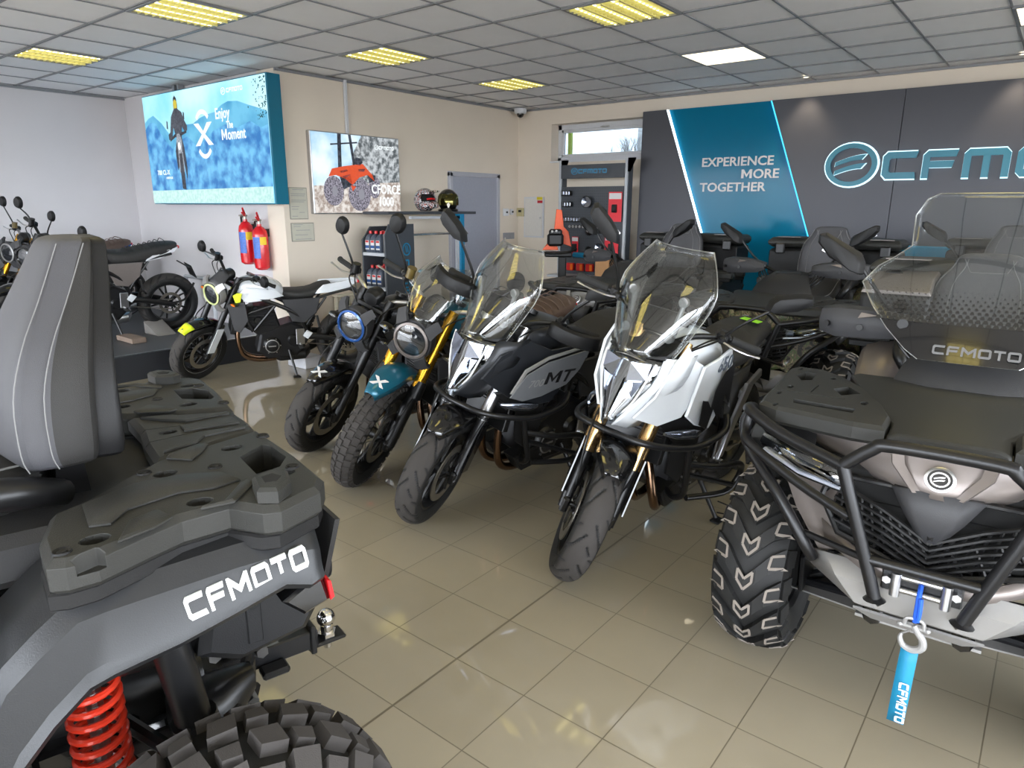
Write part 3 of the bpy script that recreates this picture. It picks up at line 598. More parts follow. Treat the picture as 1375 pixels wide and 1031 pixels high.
for z,lab in ((1.108,'upper'),(.738,'lower')):
    for j,x in enumerate((-5.98,-5.893,-5.806)):
        bottle(x,5.03,z,0,('grey red-capped oil bottle, %s shelf, '%lab)+('left end of the front row','middle of the front row','right end of the front row')[j]); 
        bottle(x+.02,5.19,z,0,('grey red-capped oil bottle, %s shelf, behind '%lab)+('the left front bottle','the middle front bottle','the right front bottle')[j])
bottle(-5.735,5.03,1.108,1,'taller silver spray can with red cap at the right of the upper shelf')
bottle(-5.735,5.03,.738,1,'taller silver spray can with red cap at the right of the lower shelf')
for j,x in enumerate((-5.98,-5.89,-5.8)): bottle(x,5.05,.208,0,'grey oil bottle on the bottom shelf of the unit, '+('left','middle','right')[j])
# helmets
def helmet(x,y,z,rz,kind,lab):
    t=thing('motorcycle_helmet',lab,'helmet',(x,y,z),(0,0,rz)); 
    hm=mat('helmet_graphic',(120,120,124),.25,.2,0,1,coat=.6)
    if kind:
        nt=hm.node_tree; r=nt.nodes.new('ShaderNodeValToRGB'); r.color_ramp.interpolation='CONSTANT'; e=r.color_ramp.elements; e[0].color=lin((30,30,34)); e[1].position=.46; e[1].color=lin((190,192,196))
        for p,c in ((.56,(180,70,40)),(.6,(40,40,44))): q=e.new(p); q.color=lin(c)
        n=[n for n in nt.nodes if n.type=='TEX_NOISE'][0]; n.inputs['Scale'].default_value=14; n.inputs['Distortion'].default_value=3
        nt.links.new(n.outputs['Fac'],r.inputs[0]); nt.links.new(r.outputs[0],nt.nodes['Principled BSDF'].inputs['Base Color'])
    # shell as a swept dome with an eye opening at +x
    mb=MB(); n,k=32,16; vs=[];fs=[]
    for i in range(k+1):
        ph=PI*.86*i/k
        for j in range(n):
            th=2*PI*j/n; rr=math.sin(ph); a=.135*rr*math.cos(th)*(1.12 if math.cos(th)>0 and ph>1.5 and kind else 1); b=.118*rr*math.sin(th); c=.128*math.cos(ph)+.125
            vs.append((a,b,c))
    for i in range(k):
        for j in range(n):
            th=2*PI*(j+.5)/n; ph=PI*.86*(i+.5)/k
            if abs(((th+PI)%(2*PI))-PI)<.95 and .95<ph<(1.75 if kind else 1.7): continue
            fs.append((i*n+j,i*n+(j+1)%n,(i+1)*n+(j+1)%n,(i+1)*n+j))
    mb.add(vs,fs); obj('shell',mb,hm if kind else gloss,t,solid=.01)
    mb=MB(); mb.sph((0,0,.125),(.118,.1,.11),20); obj('padding',mb,dark,t)
    if kind:
        mb=MB(); mb.prism([(.06,.235),(.2,.23),(.21,.215),(.08,.2)],-.08,.08,.006); obj('peak',mb,hm,t)
        mb=MB(); mb.tube([(.02,-.115,.1),(.13,-.08,.07),(.175,0,.065),(.13,.08,.07),(.02,.115,.1)],[.02,.028,.034,.028,.02],10,smooth=4); obj('chin_bar',mb,hm,t)
        mb=MB(); mb.tube([(.13,-.05,.135),(.15,0,.14),(.13,.05,.135)],.01,8,smooth=3); obj('goggle_strap',mb,redm,t)
    else:
        mb=MB(); mb.lathe([(.136,.07),(.139,.11),(.134,.17),(.115,.2)],ax='z',n=18,a0=R(-62),a1=R(62)); obj('visor',mb,K('gold_mirror_visor',(90,86,50),.06,.9),t)
        mb=MB(); mb.prism([(-.03,.235),(.05,.22),(.045,.21),(-.03,.22)],-.03,.03,.003); mb.prism([(-.02,.0),(0,-.045),(.02,0),(0,.03)],.135,.14,f=lambda a,b,c:(c,a,b+.075)); obj('vent',mb,brz,t)
        mb=MB(); mb.lathe([(.1,0.005),(.115,.0),(.12,.02),(.105,.03)],ax='z',n=28,closed=True); obj('neck_roll',mb,sat,t)
helmet(-5.82,5.71,1.54,R(-15),1,'off road helmet with peak and grey red graphics on the board'); helmet(-5.82,6.09,1.54,R(-45),0,'glossy black full face helmet with gold visor on the board')
# ================================================================ tool and accessory rack on the back wall
t=thing('accessory_rack','dark pegboard rack with header sign and pale posts below the window','rack',(-4.84,7.72,0))
for x in (-.49,.49):
    mb=MB(); mb.box((x,0,1.09),(.035,.04,2.18),ch=.003); obj('post',mb,shm,t)
    mb=MB(); mb.prism([(0,2.18),(0,2.02),(.03,2.02),(.1,2.16),(.1,2.18)],x+.018,x+.03,.001,f=lambda a,b,c:(c+a,-.02,b) ); mb.box((x+.022,.05,1.1),(.012,.1,2.14)); obj('bracket',mb,dg,t)
mb=MB(); mb.box((0,-.02,2.035),(.94,.02,.17),ch=.003); obj('header_board',mb,dg,t)
fz=fplane((-.2,-.031,2.01),(1,0,0),(0,0,1)); mb=MB(); roundel(mb,lambda a,b,d:fz(a-.06,b+.03,d),.05,.001); logo(mb,'CFmOTO',fz,.42,.055,.001); obj('header_lettering',mb,emis('header_blue',(30,150,200),.5),t,'blue logotype')
mb=MB(); mb.box((0,0,1.28),(.94,.012,1.14)); obj('pegboard',mb,dg,t); mb=MB(); mb.box((0,0,.36),(.94,.012,.6)); obj('pegboard',mb,dg,t)
mb=MB()
for i in range(30):
    for j in range(34): mb.box((-.44+.03*i,-.0065,.74+.033*j),(.006,.001,.006))
p=obj('peg_holes',mb,dark,t); p['kind']='stuff'
mb=MB(); mb.box((0,-.16,.72),(.94,.3,.03),ch=.003); obj('shelf',mb,shm,t)
X0,Y0=-4.84,7.70
def hang(name,lab,cat,x,z,build,group=None):
    t=thing(name,lab,cat,(X0+x,Y0,z),group=group); build(t)
def lamp_(t):
    mb=MB(); mb.body([(-.07,0,0,.02,.03),(-.06,-.0,0,.025,.033),(.06,0,0,.025,.033),(.07,0,0,.02,.03)],12); mb.v=[(a,b-.03,c) for a,b,c in mb.v]; obj('lamp_body',mb,sat,t)
    mb=MB()
    for k in range(3): mb.box((-.042+.042*k,-.058,0),(.036,.008,.045),ch=.003)
    obj('lens',mb,refl,t)
for k,(x,z,lab) in enumerate(((-.36,1.77,'topmost of the three small light bars'),(-.34,1.63,'middle of the three small light bars, wide lenses'))): hang('light_bar',lab+' on the pegboard','lamp',x,z,lamp_,'light bars on the pegboard')
def bar_(t):
    mb=MB(); mb.box((0,-.03,0),(.34,.04,.06),ch=.008); obj('lamp_body',mb,sat,t)
    mb=MB()
    for k in range(7): mb.box((-.132+.044*k,-.052,0),(.038,.006,.045),ch=.002)
    obj('lens',mb,refl,t)
hang('light_bar','longest and lowest light bar on the pegboard','lamp',-.28,1.44,bar_,'light bars on the pegboard')
def roundl(r):
    def f(t):
        mb=MB(); mb.lathe([(0,.0),(r*.7,.0),(r,-.03),(r,-.06),(r*.9,-.062)],ax='y',n=24); mb.v=[(a,b,c) for a,b,c in mb.v]; obj('lamp_body',mb,sat,t)
        mb=MB(); mb.lathe([(0,-.045),(r*.9,-.058)],ax='y',n=24); obj('lens',mb,refl,t)
    return f
hang('spot_lamp','round chrome faced spot lamp in the middle of the pegboard','lamp',-.04,1.66,roundl(.075)); hang('spot_lamp','small round spot lamp low on the pegboard','lamp',.16,1.1,roundl(.05))
def horn(r):
    def f(t):
        mb=MB(); mb.lathe([(0,-.05),(r*.5,-.06),(r,-.03),(r*.95,0),(0,0)],ax='y',n=20); obj('horn_body',mb,sat,t)
        mb=MB(); mb.lathe([(0,-.064),(r*.3,-.062)],ax='y',n=12); obj('cap',mb,alu,t)
    return f
hang('horn','upper round black horn on the pegboard','horn',.0,1.32-.02,horn(.06),'black horns'); hang('horn','lower round black horn on the pegboard','horn',.0,1.05,horn(.055),'black horns')
def blister(w,h):
    def f(t):
        mb=MB(); mb.box((0,-.012,0),(w,.006,h),ch=.002); obj('card',mb,K('blister_red',(214,40,54),.4) if 'blister_red' not in bpy.data.materials else bpy.data.materials['blister_red'],t)
        mb=MB(); mb.box((0,-.016,h*.36),(w*.9,.002,h*.2)); obj('print_panel',mb,whiteprint,t)
        mb=MB(); mb.body([(-.03,-.03,-.02,.02,.05),(.03,-.03,-.02,.02,.05)],12,3); obj('tool',mb,sat,t)
    return f
hang('blister_pack','large red blister pack near the top right of the pegboard','packaging',.36,1.6,blister(.19,.36)); hang('blister_pack','red blister pack low on the right of the pegboard','packaging',.33,1.12,blister(.2,.26)); hang('blister_pack','small red pack beside the orange tool on the pegboard','packaging',-.22,1.1,blister(.1,.24))
def cabl(t):
    mb=MB(); mb.tube([(0,-.01,.1),(-.03,-.03,0),(.03,-.04,-.12),(.06,-.03,-.22),(.1,-.03,-.1),(.12,-.02,.02),(.05,-.02,.08)],.012,8,smooth=5); mb.box((.07,-.03,-.2),(.05,.04,.1),ch=.008); obj('cable_loop',mb,sat,t)
hang('wiring_loom','black coiled wiring loom hanging below the round lamp','cable',.1,1.52,cabl)
def tail_(t):
    mb=MB(); mb.box((0,-.03,0),(.11,.05,.1),ch=.01); obj('lens',mb,redm,t)
    mb=MB(); mb.box((.03,-.057,0),(.04,.004,.08),ch=.001); obj('amber_segment',mb,org,t)
for x,l in ((-.27,'left'),(-.12,'middle'),(.03,'right')): hang('tail_light',l+' one of three red tail lights low on the pegboard','tail light',x,.83,tail_,'red tail lights')
def tray(t):
    mb=MB(); mb.box((0,-.03,0),(.66,.05,.035),ch=.004); obj('strip',mb,sat,t)
    mb=MB()
    for k in range(12): mb.cyl((-.3+.052*k,-.058,0),(-.3+.052*k,-.066,0),.018,n=10)
    obj('sockets',mb,silv,t)
hang('socket_strip','strip of silver sockets across the pegboard','tool',.02,1.35,tray)
mb=MB(); mb.cyl((-4.95,7.5,1.0),(-4.47,7.5,1.0),.035,n=16); mb.cyl((-4.47,7.5,1.0),(-4.35,7.5,1.0),.022,n=12,m=1); single('bar_pad',mb,[tealu,sat],'bright blue rolled pad lying across the rack','pad')
mb=MB(); mb.box((-4.5,7.55,.851),(.2,.18,.22),ch=.003); single('cardboard_box',mb,K('cardboard',(176,132,90),.8),'plain brown cardboard box on the rack shelf','box')
# orange power tool on a black stand
t=thing('blower','orange and black backpack blower with wide base on black stand','power tool',(-4.93,7.12,0),(0,0,R(35))); ob=K('orange_plastic',(226,84,28),.4)
mb=MB(); mb.prism([(-.1,1.2),(.16,1.12),(.12,1.3),(.06,1.36),(.035,1.56),(-.035,1.57),(-.06,1.3)],.02,.06,.006); mb.prism([(-.2,1.08),(.0,1.08),(-.06,1.26)],-.05,.05,.006); obj('back_plate',mb,ob,t)
mb=MB(); mb.box((-.04,-.08,1.21),(.2,.16,.16),ch=.03); mb.box((-.04,-.11,1.3),(.16,.13,.07),ch=.02); obj('engine_housing',mb,sat,t)
mb=MB(); mb.sph((-.08,-.18,1.31),.014,10); mb.sph((-.03,-.18,1.315),.014,10); obj('knob',mb,whiteprint,t)
mb=MB(); mb.tube([(-.24,-.12,1.07),(-.1,-.2,1.05),(.1,-.18,1.06),(.22,-.1,1.1)],.014,8,smooth=4); mb.box((0,0,1.03),(.34,.28,.06),ch=.015); obj('base',mb,sat,t)
mb=MB(); mb.box((.05,0,.5),(.1,.1,1.0),ch=.01); mb.box((0,0,.02),(.45,.4,.04),ch=.01); obj('stand',mb,sat,t)
# ================================================================ platform
pm=K('platform_top',(74,76,80),.4,bump=.2); pf=K('platform_front',(30,32,37),.5)
t=thing('display_platform','low black display platform with grey top along the far wall','platform',(-8.1,1.0,0))
mb=MB(); mb.box((0,0,.12),(2.92,6.3,.24)); obj('plinth',mb,pf,t); mb=MB(); mb.box((0,0,.245),(2.94,6.34,.01)); obj('top_covering',mb,pm,t)
mb=MB(); mb.box((1.455,0,.247),(.03,6.34,.012),ch=.002); mb.box((1.3,.6,.2505),(.05,.9,.001)); obj('edge_strip',mb,alu,t)
mb=MB(); mb.tube([(-8.15,4.0,.252),(-8.15,4.0,.78),(-7.55,4.0,.78),(-7.55,4.0,.252)],.02,8); single('rail_stand',mb,shm,'pale tubular stand behind the rear wheel on the platform','stand')
mb=MB(); mb.prism([(0,0),(.3,0),(.0,.13)],0,.2,.003); mb.v=[(a-7.68,b+3.25,c+.251) for a,b,c in mb.v]; single('wheel_chock',mb,K('concrete',(128,124,120),.8),'grey wedge shaped chock under the rear wheel on the platform','chock')
mb=MB(); mb.box((-7.3,2.95,.28),(.36,.14,.05),ch=.004); single('wooden_board',mb,K('worn_wood',(120,104,92),.8,var=.3),'worn wooden board beneath a side stand on the platform','board')
mb=MB(); mb.box((-5.95,4.05,.06),(.3,.2,.12),ch=.01); single('foam_block',mb,K('foam',(200,200,204),.8),'pale block on the floor behind the white motorcycle side stand','block')
# ================================================================ motorcycles
CACHE={}
potm=K('brake_fluid_pot',(92,78,40),.3)
paley=K('pale_yellow_ring',(206,214,150),.4)
def moto_tyre(Rr,w,rim,style):
    key=('mt',Rr,w,style)
    if key in CACHE: return CACHE[key]
    hw=w/2; prof=[]
    for i in range(31):
        u=-1+2*i/30; a=u*R(78); prof.append((Rr-hw*.78*(1-math.cos(a)),hw*math.sin(a)/math.sin(R(78)),u))
    e0,e1=prof[0],prof[-1]
    full=[(rim,-hw*.78,None),((rim+e0[0])/2,-hw*1.0,None)]+prof+[((rim+e1[0])/2,hw*1.0,None),(rim,hw*.78,None)]
    mb=MB(); N=360 if style!='knob' else 96; rings=[]
    def groove(th,u):
        if u is None or style=='knob' or abs(u)>.97: return False
        P=20; s=1 if u>0 else -1; v=th*P/(2*PI)
        a=abs(u)
        w1=(v+a*1.5+(.5 if s>0 else 0))%1
        if w1<.17 and .1<a<.95 and int(v+a*1.5)%3!=2: return True
        w2=(v+.45+a*.7+(.5 if s>0 else 0))%1
        return w2<.14 and .5<a<.95
    vs=[];fs=[];ms=[];n=len(full)
    G=[[groove(2*PI*i/N,q[2]) for q in full] for i in range(N)]
    for i in range(N):
        t=2*PI*i/N
        for j,(r,y,u) in enumerate(full):
            rr=r-(.006 if G[i][j] else 0); vs.append((rr*math.cos(t),y,rr*math.sin(t)))
    mb.v=vs
    for i in range(N):
        k=(i+1)%N
        for j in range(n-1):
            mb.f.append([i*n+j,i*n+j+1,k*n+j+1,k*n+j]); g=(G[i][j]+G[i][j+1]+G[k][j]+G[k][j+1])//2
            mb.m.append(1 if (g==0 and full[j][2] is not None and abs(full[j][2])<.8) else 0); mb.s.append(True)  # groove faces take the darker rubber as painted shade, crown is scuffed
    if style=='knob':
        def sf(th,u,h):
            a=u*R(78); r=Rr-hw*.78*(1-math.cos(a)); y=hw*math.sin(a)/math.sin(R(78)); nr,ny=math.cos(a),math.sin(a)
            return ((r+h*nr)*math.cos(th),y+h*ny,(r+h*nr)*math.sin(th))
        P=44
        for i in range(P):
            for j,(u0,u1) in enumerate(((-.98,-.68),(-.62,-.24),(-.19,.19),(.24,.62),(.68,.98))):
                off=.5 if j in (1,3) else 0
                t0=(i+off+.1)*2*PI/P;t1=(i+off+.86)*2*PI/P; g=.006
                mb.loft([[sf(t0,u0,-.001),sf(t1,u0,-.001),sf(t1,u1,-.001),sf(t0,u1,-.001)],[sf(t0+.008,u0+.02,.008),sf(t1-.008,u0+.02,.008),sf(t1-.008,u1-.02,.008),sf(t0+.008,u1-.02,.008)]],1,True,True,False,False)
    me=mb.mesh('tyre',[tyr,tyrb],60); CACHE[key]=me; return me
def wheel(name,parent,c,Rr,w,S,style='cast',rimm=None,stripe=None,tstyle='road',disc=(.155,2)):
    rim=Rr*.70; rw=w*.36; rimm=rimm or sat
    T=S@Matrix.Translation(c)
    mb=MB(T); mb.lathe([(rim-.03,-rw*.5),(rim-.012,-rw),(rim+.012,-rw*1.08),(rim+.012,-rw*.95),(rim-.006,-rw*.6),(rim-.006,rw*.6),(rim+.012,rw*.95),(rim+.012,rw*1.08),(rim-.012,rw),(rim-.03,rw*.5)],n=56,closed=True)
    mb.cyl((0,-.06,0),(0,.06,0),.032,n=20); mb.cyl((0,-.1,0),(0,.1,0),.012,n=12)
    if style=='cast':
        for k in range(5):
            for d in (-.19,.19):
                a=2*PI*k/5; b=a+d
                mb.tube([(.03*math.cos(a),0,.03*math.sin(a)),((rim-.02)*math.cos(b),0,(rim-.02)*math.sin(b))],[.014,.009],8)
    else:
        for k in range(24):
            a=2*PI*k/24; b=a+(.35 if k%2 else -.35); y=.035 if (k//2)%2 else -.035
            mb.cyl((.035*math.cos(a),y,.035*math.sin(a)),((rim-.02)*math.cos(b),0,(rim-.02)*math.sin(b)),.0022,n=5)
    p=obj(name,mb,rimm,parent)
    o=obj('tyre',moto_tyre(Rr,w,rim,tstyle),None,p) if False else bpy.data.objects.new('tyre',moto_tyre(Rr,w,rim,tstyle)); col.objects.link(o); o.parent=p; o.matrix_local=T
    if stripe:
        mb=MB(T)
        for s in (-1,1): mb.lathe([(rim+.008,s*rw*1.1),(rim-.0,s*rw*1.1)],n=56)
        obj('rim_tape',mb,stripe,p)
    for s in ((1,-1) if disc[1]==2 else (1,)):
        mb=MB(T); r=disc[0]; y=s*.062
        mb.lathe([(r,y-.0025),(r,y+.0025),(r*.74,y+.0025),(r*.74,y-.0025)],n=48,closed=True)
        obj('brake_disc',mb,brz,p)
        mb=MB(T)
        for k in range(6):
            a=2*PI*k/6; mb.tube([(.03*math.cos(a),y*.9,.03*math.sin(a)),(r*.76*math.cos(a+.3),y,r*.76*math.sin(a+.3))],[.012,.008],6)
        obj('disc_carrier',mb,sat,p)
    return p
AX=Vector((-math.sin(R(25)),0,math.cos(R(25)))); P0=Vector((-.36,0,1.0))
def pipe(t,name,pts,r,m,lab=None,smooth=5,n=12):
    mb=MB(); mb.tube(pts,r,n,smooth=smooth); return obj(name,mb,m,t,lab)
def bike(kind,loc,yaw,lean,steer,scale,label,group,z=0):
    mt=kind.startswith('mt')
    C=dict(mt650=dict(fork=champ,tank=white,head='mt',fend=gloss,pan=white,seat=leath,wheel='cast',bar=sat),
           mt700=dict(fork=alu,tank=anth,head='mt',fend=gloss,pan=anth,seat=leath,wheel='cast',bar=sat),
           adv=dict(fork=gold,tank=teal,head='x',fend=teal,pan=gry,seat=brleath,wheel='wire',bar=alu,ring=titan),
           nk=dict(fork=sat,tank=anth,head='round',fend=gloss,pan=gry,seat=leath,wheel='cast',bar=alu,ring=bluep),
           sport=dict(fork=sat,tank=white,head='round',fend=gloss,pan=gry,seat=leath,wheel='cast',bar=sat,ring=paley),
           blue=dict(fork=sat,tank=bluep,head='round',fend=gloss,pan=gry,seat=leath,wheel='cast',bar=sat,ring=gloss),
           gold=dict(fork=gold,tank=teal,head='round',fend=gloss,pan=silv,seat=brleath,wheel='wire',bar=alu,ring=silv))[kind]
    t=thing('motorcycle',label,'motorcycle',(loc[0],loc[1],z),(-lean,0,yaw),group,scale)
    S=Matrix.Translation(P0)@Matrix.Rotation(steer,4,AX)@Matrix.Translation(-P0)
    I=Matrix.Identity(4)
    knob='knob' if kind=='adv' else 'road'
    fr=.305 if kind!='adv' else .325
    wheel('front_wheel',t,(0,0,fr),fr,.125,S,C['wheel'],tstyle=knob,stripe={'sport':whiteprint}.get(kind))
    wheel('rear_wheel',t,(-1.42,0,.315),.315,.175,I,C['wheel'],tstyle=knob,stripe=None,disc=(.12,1))
    # forks
    def fp(s_,k): # point along the fork
        return (-.4226*k+.0,s_,.3+.9063*k)
    for s in (1,-1):
        y=.105*s
        mb=MB(S); mb.tube([fp(y,-.02),fp(y,.10),fp(y,.30),fp(y,.34)],[.022,.027,.027,.03],16); 
        mb.box(fp(y*.95,0),(.06,.035,.075),ch=.01)
        lg=obj('fork_leg',mb,sat,t,'black lower fork leg' if s else None)
        mb=MB(S); mb.tube([fp(y,.24 if kind=='mt650' else .32),fp(y,.78)],[.033 if kind in('mt650','adv') else .0285]*2,18); mb.tube([fp(y,.78),fp(y,.82)],[.031,.028],18); obj('fork_tube',mb,C['fork'],lg)
        mb=MB(S); q=fp(.085*s,.12); mb.prism([(q[0]-.13,q[2]-.05),(q[0]-.05,q[2]-.07),(q[0]-.04,q[2]+.05),(q[0]-.12,q[2]+.06)],.055*s,.105*s,.01); obj('brake_caliper',mb,sat,lg)
        if kind in('adv','gold'):
            mb=MB(S); mb.tube([fp(y,.0),fp(y,.36)],[.036,.036],14); mb.tube([fp(y+.01*s,.30),fp(y+.01*s,.40)],[.04,.034],14); obj('fork_guard',mb,sat,lg)
        if kind in('sport','mt650','mt700'):
            mb=MB(S)
            q=[fp(y+.034*s,.06),fp(y+.034*s,.30)]
            a=Vector(q[0])+Vector((.04,0,.0));b=Vector(q[1])+Vector((.035,0,.01)); c=Vector(q[1])-Vector((.04,0,.01)); d=Vector(q[0])-Vector((.03,0,.02))
            mb.plate([tuple(v) for v in (a,b,c,d)],.006*s)
            obj('fork_protector',mb,white if kind=='sport' else gloss,lg)
    mb=MB(S)
    for k,hh in ((.72,.035),(.56,.03)): 
        q=fp(0,k); mb.box((q[0]-.02,0,q[2]),(.09,.25,hh),rot=Matrix.Rotation(R(-25),3,'Y'),ch=.008)
    obj('triple_clamp',mb,sat,t)
    # front mudguard
    mb=MB(S); rows=[]; r=fr+.03
    a0,a1=(R(58),R(138)) if kind!='adv' else (R(60),R(128))
    for i in range(15):
        a=a0+(a1-a0)*i/14; wv=.066*(math.sin(PI*min(1,(i+2)/8)/2)) if i<6 else .066; rr=r+(.055 if kind=='adv' else 0)+(.02*(1-i/6)**2 if i<6 else 0)
        if mt: wv*=1.25
        if kind=='adv': wv*=1.15
        rows.append([(rr*math.cos(a)-dz*math.cos(a),y,fr+rr*math.sin(a)-dz*math.sin(a)) for y,dz in ((-wv,.045),(-wv*.95,.012),(-wv*.5,-.006),(0,-.01),(wv*.5,-.006),(wv*.95,.012),(wv,.045))])
    mb.loft(rows,0,False,False); fd=obj('front_mudguard',mb,C['fend'],t,'glossy black front mudguard' if C['fend'] is gloss else 'teal front mudguard with white emblem',solid=.004)
    if kind in('adv','nk'):
        mb=MB(S); a=R(72); o=Vector((math.cos(a)*(r+(.076 if kind=='adv' else .018)),0,fr+math.sin(a)*(r+(.076 if kind=='adv' else .018)))); 
        f2=fplane(tuple(o),(0,1,0),(-math.sin(a),0,math.cos(a)))
        for k in (1,-1): mb.prism([(-.04,.028*k),(-.018,.028*k),(.0,.006*k),(.018,.028*k),(.04,.028*k),(.008,-.002*k),(-.008,-.002*k)],-.003,.003,0,f=f2)
        obj('emblem',mb,whiteprint,fd,'white X shaped emblem')
    if kind=='sport':
        mb=MB(S); rows=[]
        for i in range(5):
            a=R(54)+R(18)*i/4; rr=r+.022-.001*i; wv=.045+.005*i; rows.append([((rr-dz)*math.cos(a),y,fr+(rr-dz)*math.sin(a)) for y,dz in ((-wv,.02),(-wv*.5,-.004),(0,-.006),(wv*.5,-.004),(wv,.02))])
        mb.loft(rows,0,False,False); obj('mudguard_tip',mb,yel,fd,'acid yellow mudguard tip',solid=.004)
    # handlebar group (steered)
    hb=1.045 if not mt else 1.07; bx=-.40 if not mt else -.42
    up=.06 if kind in('adv','gold','nk') else .03
    mb=MB(S); mb.tube([(bx-.07,-.40,hb+.02),(bx-.03,-.27,hb+.03),(bx+.03,-.13,hb-.0+(0)),(bx+.05,-.05,hb-.055),(bx+.05,.05,hb-.055),(bx+.03,.13,hb),(bx-.03,.27,hb+.03),(bx-.07,.40,hb+.02)],.0135,10,smooth=4)
    mb.M=Matrix.Translation((0,0,up))@S if False else S
    bar=obj('handlebar',mb,C['bar'],t,'silver handlebar' if C['bar'] is alu else None)
    for s in (1,-1):
        mb=MB(S); mb.tube([(bx-.035,.285*s,hb+.03),(bx-.07,.40*s,hb+.02),(bx-.085,.425*s,hb+.017)],[.0175,.0175,.019],14); obj('grip',mb,rubber,bar)
        mb=MB(S); mb.box((bx-.02,.245*s,hb+.035),(.06,.06,.05),ch=.012); mb.box((bx+.01,.24*s,hb+.03),(.05,.03,.035),ch=.008); obj('switch_gear',mb,sat,bar)
        mb=MB(S); mb.tube([(bx+.03,.25*s,hb+.025),(bx+.045,.3*s,hb+.02),(bx+.015,.37*s,hb+.012),(bx+.005,.42*s,hb+.015)],[.009,.008,.006,.009],8,smooth=4,flat=.6); obj('brake_lever' if s<0 else 'clutch_lever',mb,alu if kind!='mt700' else sat,bar)
        mb=MB(S)
        if kind in('sport',): mp=[(bx+.0,.25*s,hb+.05),(bx+.03,.33*s,hb+.06),(bx+.04,.41*s,hb+.05)]
        elif mt: mp=[(bx+.0,.25*s,hb+.05),(bx+.02,.28*s,hb+.12),(bx+.05,.36*s,hb+.24)]
        elif kind=='blue': mp=[(bx+.0,.25*s,hb+.05),(bx+.02,.27*s,hb+.12),(bx+.02,.38*s,hb+.16)]
        else: mp=[(bx+.0,.25*s,hb+.05),(bx+.02,.27*s,hb+.12),(bx+.04,.36*s,hb+.26)]
        mb.tube(mp,[.009,.007,.006],8,smooth=4); st=obj('mirror_stalk',mb,sat,bar)
        e=Vector(mp[-1]); mb=MB(S)
        if mt:
            rg=[]
            for q,(dx,ww,hh_) in enumerate(((.05,.04,.016),(.045,.068,.03),(.01,.078,.036),(-.012,.078,.036))):
                rg.append([(e.x+dx,e.y+.045*s+ww*a,e.z+.05+hh_*b+.55*ww*a*s) for a,b in ((-1,-.6),(-.7,-1),(.4,-1),(1,-.2),(.8,.7),(.2,1),(-.8,1),(-1,.5))])
            mb.loft(rg,0)
        else:
            mb.body([(e.x+.03,e.y,e.z+.045,.012,.02),(e.x+.024,e.y,e.z+.045,.035,.045),(e.x+.005,e.y,e.z+.045,.047,.057),(e.x-.008,e.y,e.z+.045,.047,.057)],20,2.1)
        mi=obj('mirror',mb,blk,st)
        mb=MB(S)
        if mt: mb.box((e.x-.0135,e.y+.045*s,e.z+.05),(.002,.13,.05),rot=Matrix.Rotation(R(29)*s,3,'X'))
        else: mb.body([(e.x-.0085,e.y,e.z+.045,.042,.052),(e.x-.0105,e.y,e.z+.045,.042,.052)],20,2.1)
        obj('mirror_glass',mb,chrome,mi)
        if kind=='mt700' or (kind=='mt650' and 0):
            mb=MB(S); rw=[]
            for i in range(9):
                v=i/8; y=s*(.22+.24*v); xx=bx+.075+.02*math.sin(v*PI)-.07*v*v*v; 
                rw.append([(xx-.02,y,hb+.055),(xx+.008,y,hb+.05),(xx+.016,y,hb+.025),(xx+.01,y,hb-.005),(xx-.008,y,hb-.015)])
            mb.loft(rw,0,False,False); obj('hand_guard',mb,blk,bar,solid=.008)
        # wiring and hoses to the head
        mb=MB(S); mb.tube([(bx-.0,.24*s,hb+.02),(bx+.1,.2*s,hb+.03),(bx+.12,.1*s,hb-.08),(bx+.1,.06*s,hb-.25)],.0045,6,smooth=5); mb.tube([(bx-.0,.23*s,hb+.02),(bx+.07,.17*s,hb-.0),(bx+.08,.09*s,hb-.12),(bx+.1,.05*s,hb-.3)],.004,6,smooth=5); obj('cable',mb,sat,bar)
    mb=MB(S); mb.cyl((bx+.03,-.21,hb+.05),(bx+.03,-.21,hb+.1),.025,n=16); mb.cyl((bx+.03,-.21,hb+.1),(bx+.03,-.21,hb+.11),.027,n=16); obj('brake_reservoir',mb,(potm if kind in('adv','gold') else sat),bar,'amber brake fluid pot' if kind in('adv','gold') else None)
    mb=MB(S); mb.tube([(-.02,.09,fr+.08),(-.09,.12,fr+.25),(-.2,.12,.7),(-.27,.06,.9)],.0055,6,smooth=5); mb.tube([(-.02,-.09,fr+.08),(-.06,-.13,fr+.3),(-.19,-.12,.72),(-.27,-.06,.9)],.0055,6,smooth=5); obj('brake_hose',mb,sat,t)
    # head
    if not mt:
        hz=.885; hx=-.15
        mb=MB(S); mb.body([(hx-.12,0,hz,.05,.05),(hx-.09,0,hz,.085,.085),(hx,0,hz,.102,.102),(hx+.02,0,hz,.102,.102)],28,2.0); hd=obj('headlight',mb,gry,t)
        mb=MB(S); mb.lathe([(.098,.018),(.102,.03),(.09,.036),(.084,.022)],c=(hx,0,hz),ax='x',n=36,closed=True); obj('light_ring',mb,C['ring'],hd)
        mb=MB(S); mb.lathe([(0,.0),(.05,.004),(.085,.02)],c=(hx,0,hz),ax='x',n=32); obj('reflector',mb,refl,hd)
        mb=MB(S)
        mb.box((hx+.012,0,hz),(.02,.16,.006)); mb.box((hx+.012,0,hz+.03),(.02,.1,.02),ch=.004); mb.box((hx+.012,0,hz-.03),(.02,.1,.02),ch=.004); mb.lathe([(.085,.016),(.085,.028),(.070,.014)],c=(hx,0,hz),ax='x',n=32,closed=True); mb.box((hx+.012,0,hz+.062),(.016,.09,.018),ch=.004); mb.box((hx+.012,0,hz-.062),(.016,.09,.018),ch=.004); obj('lamp_bezel',mb,sat,hd)
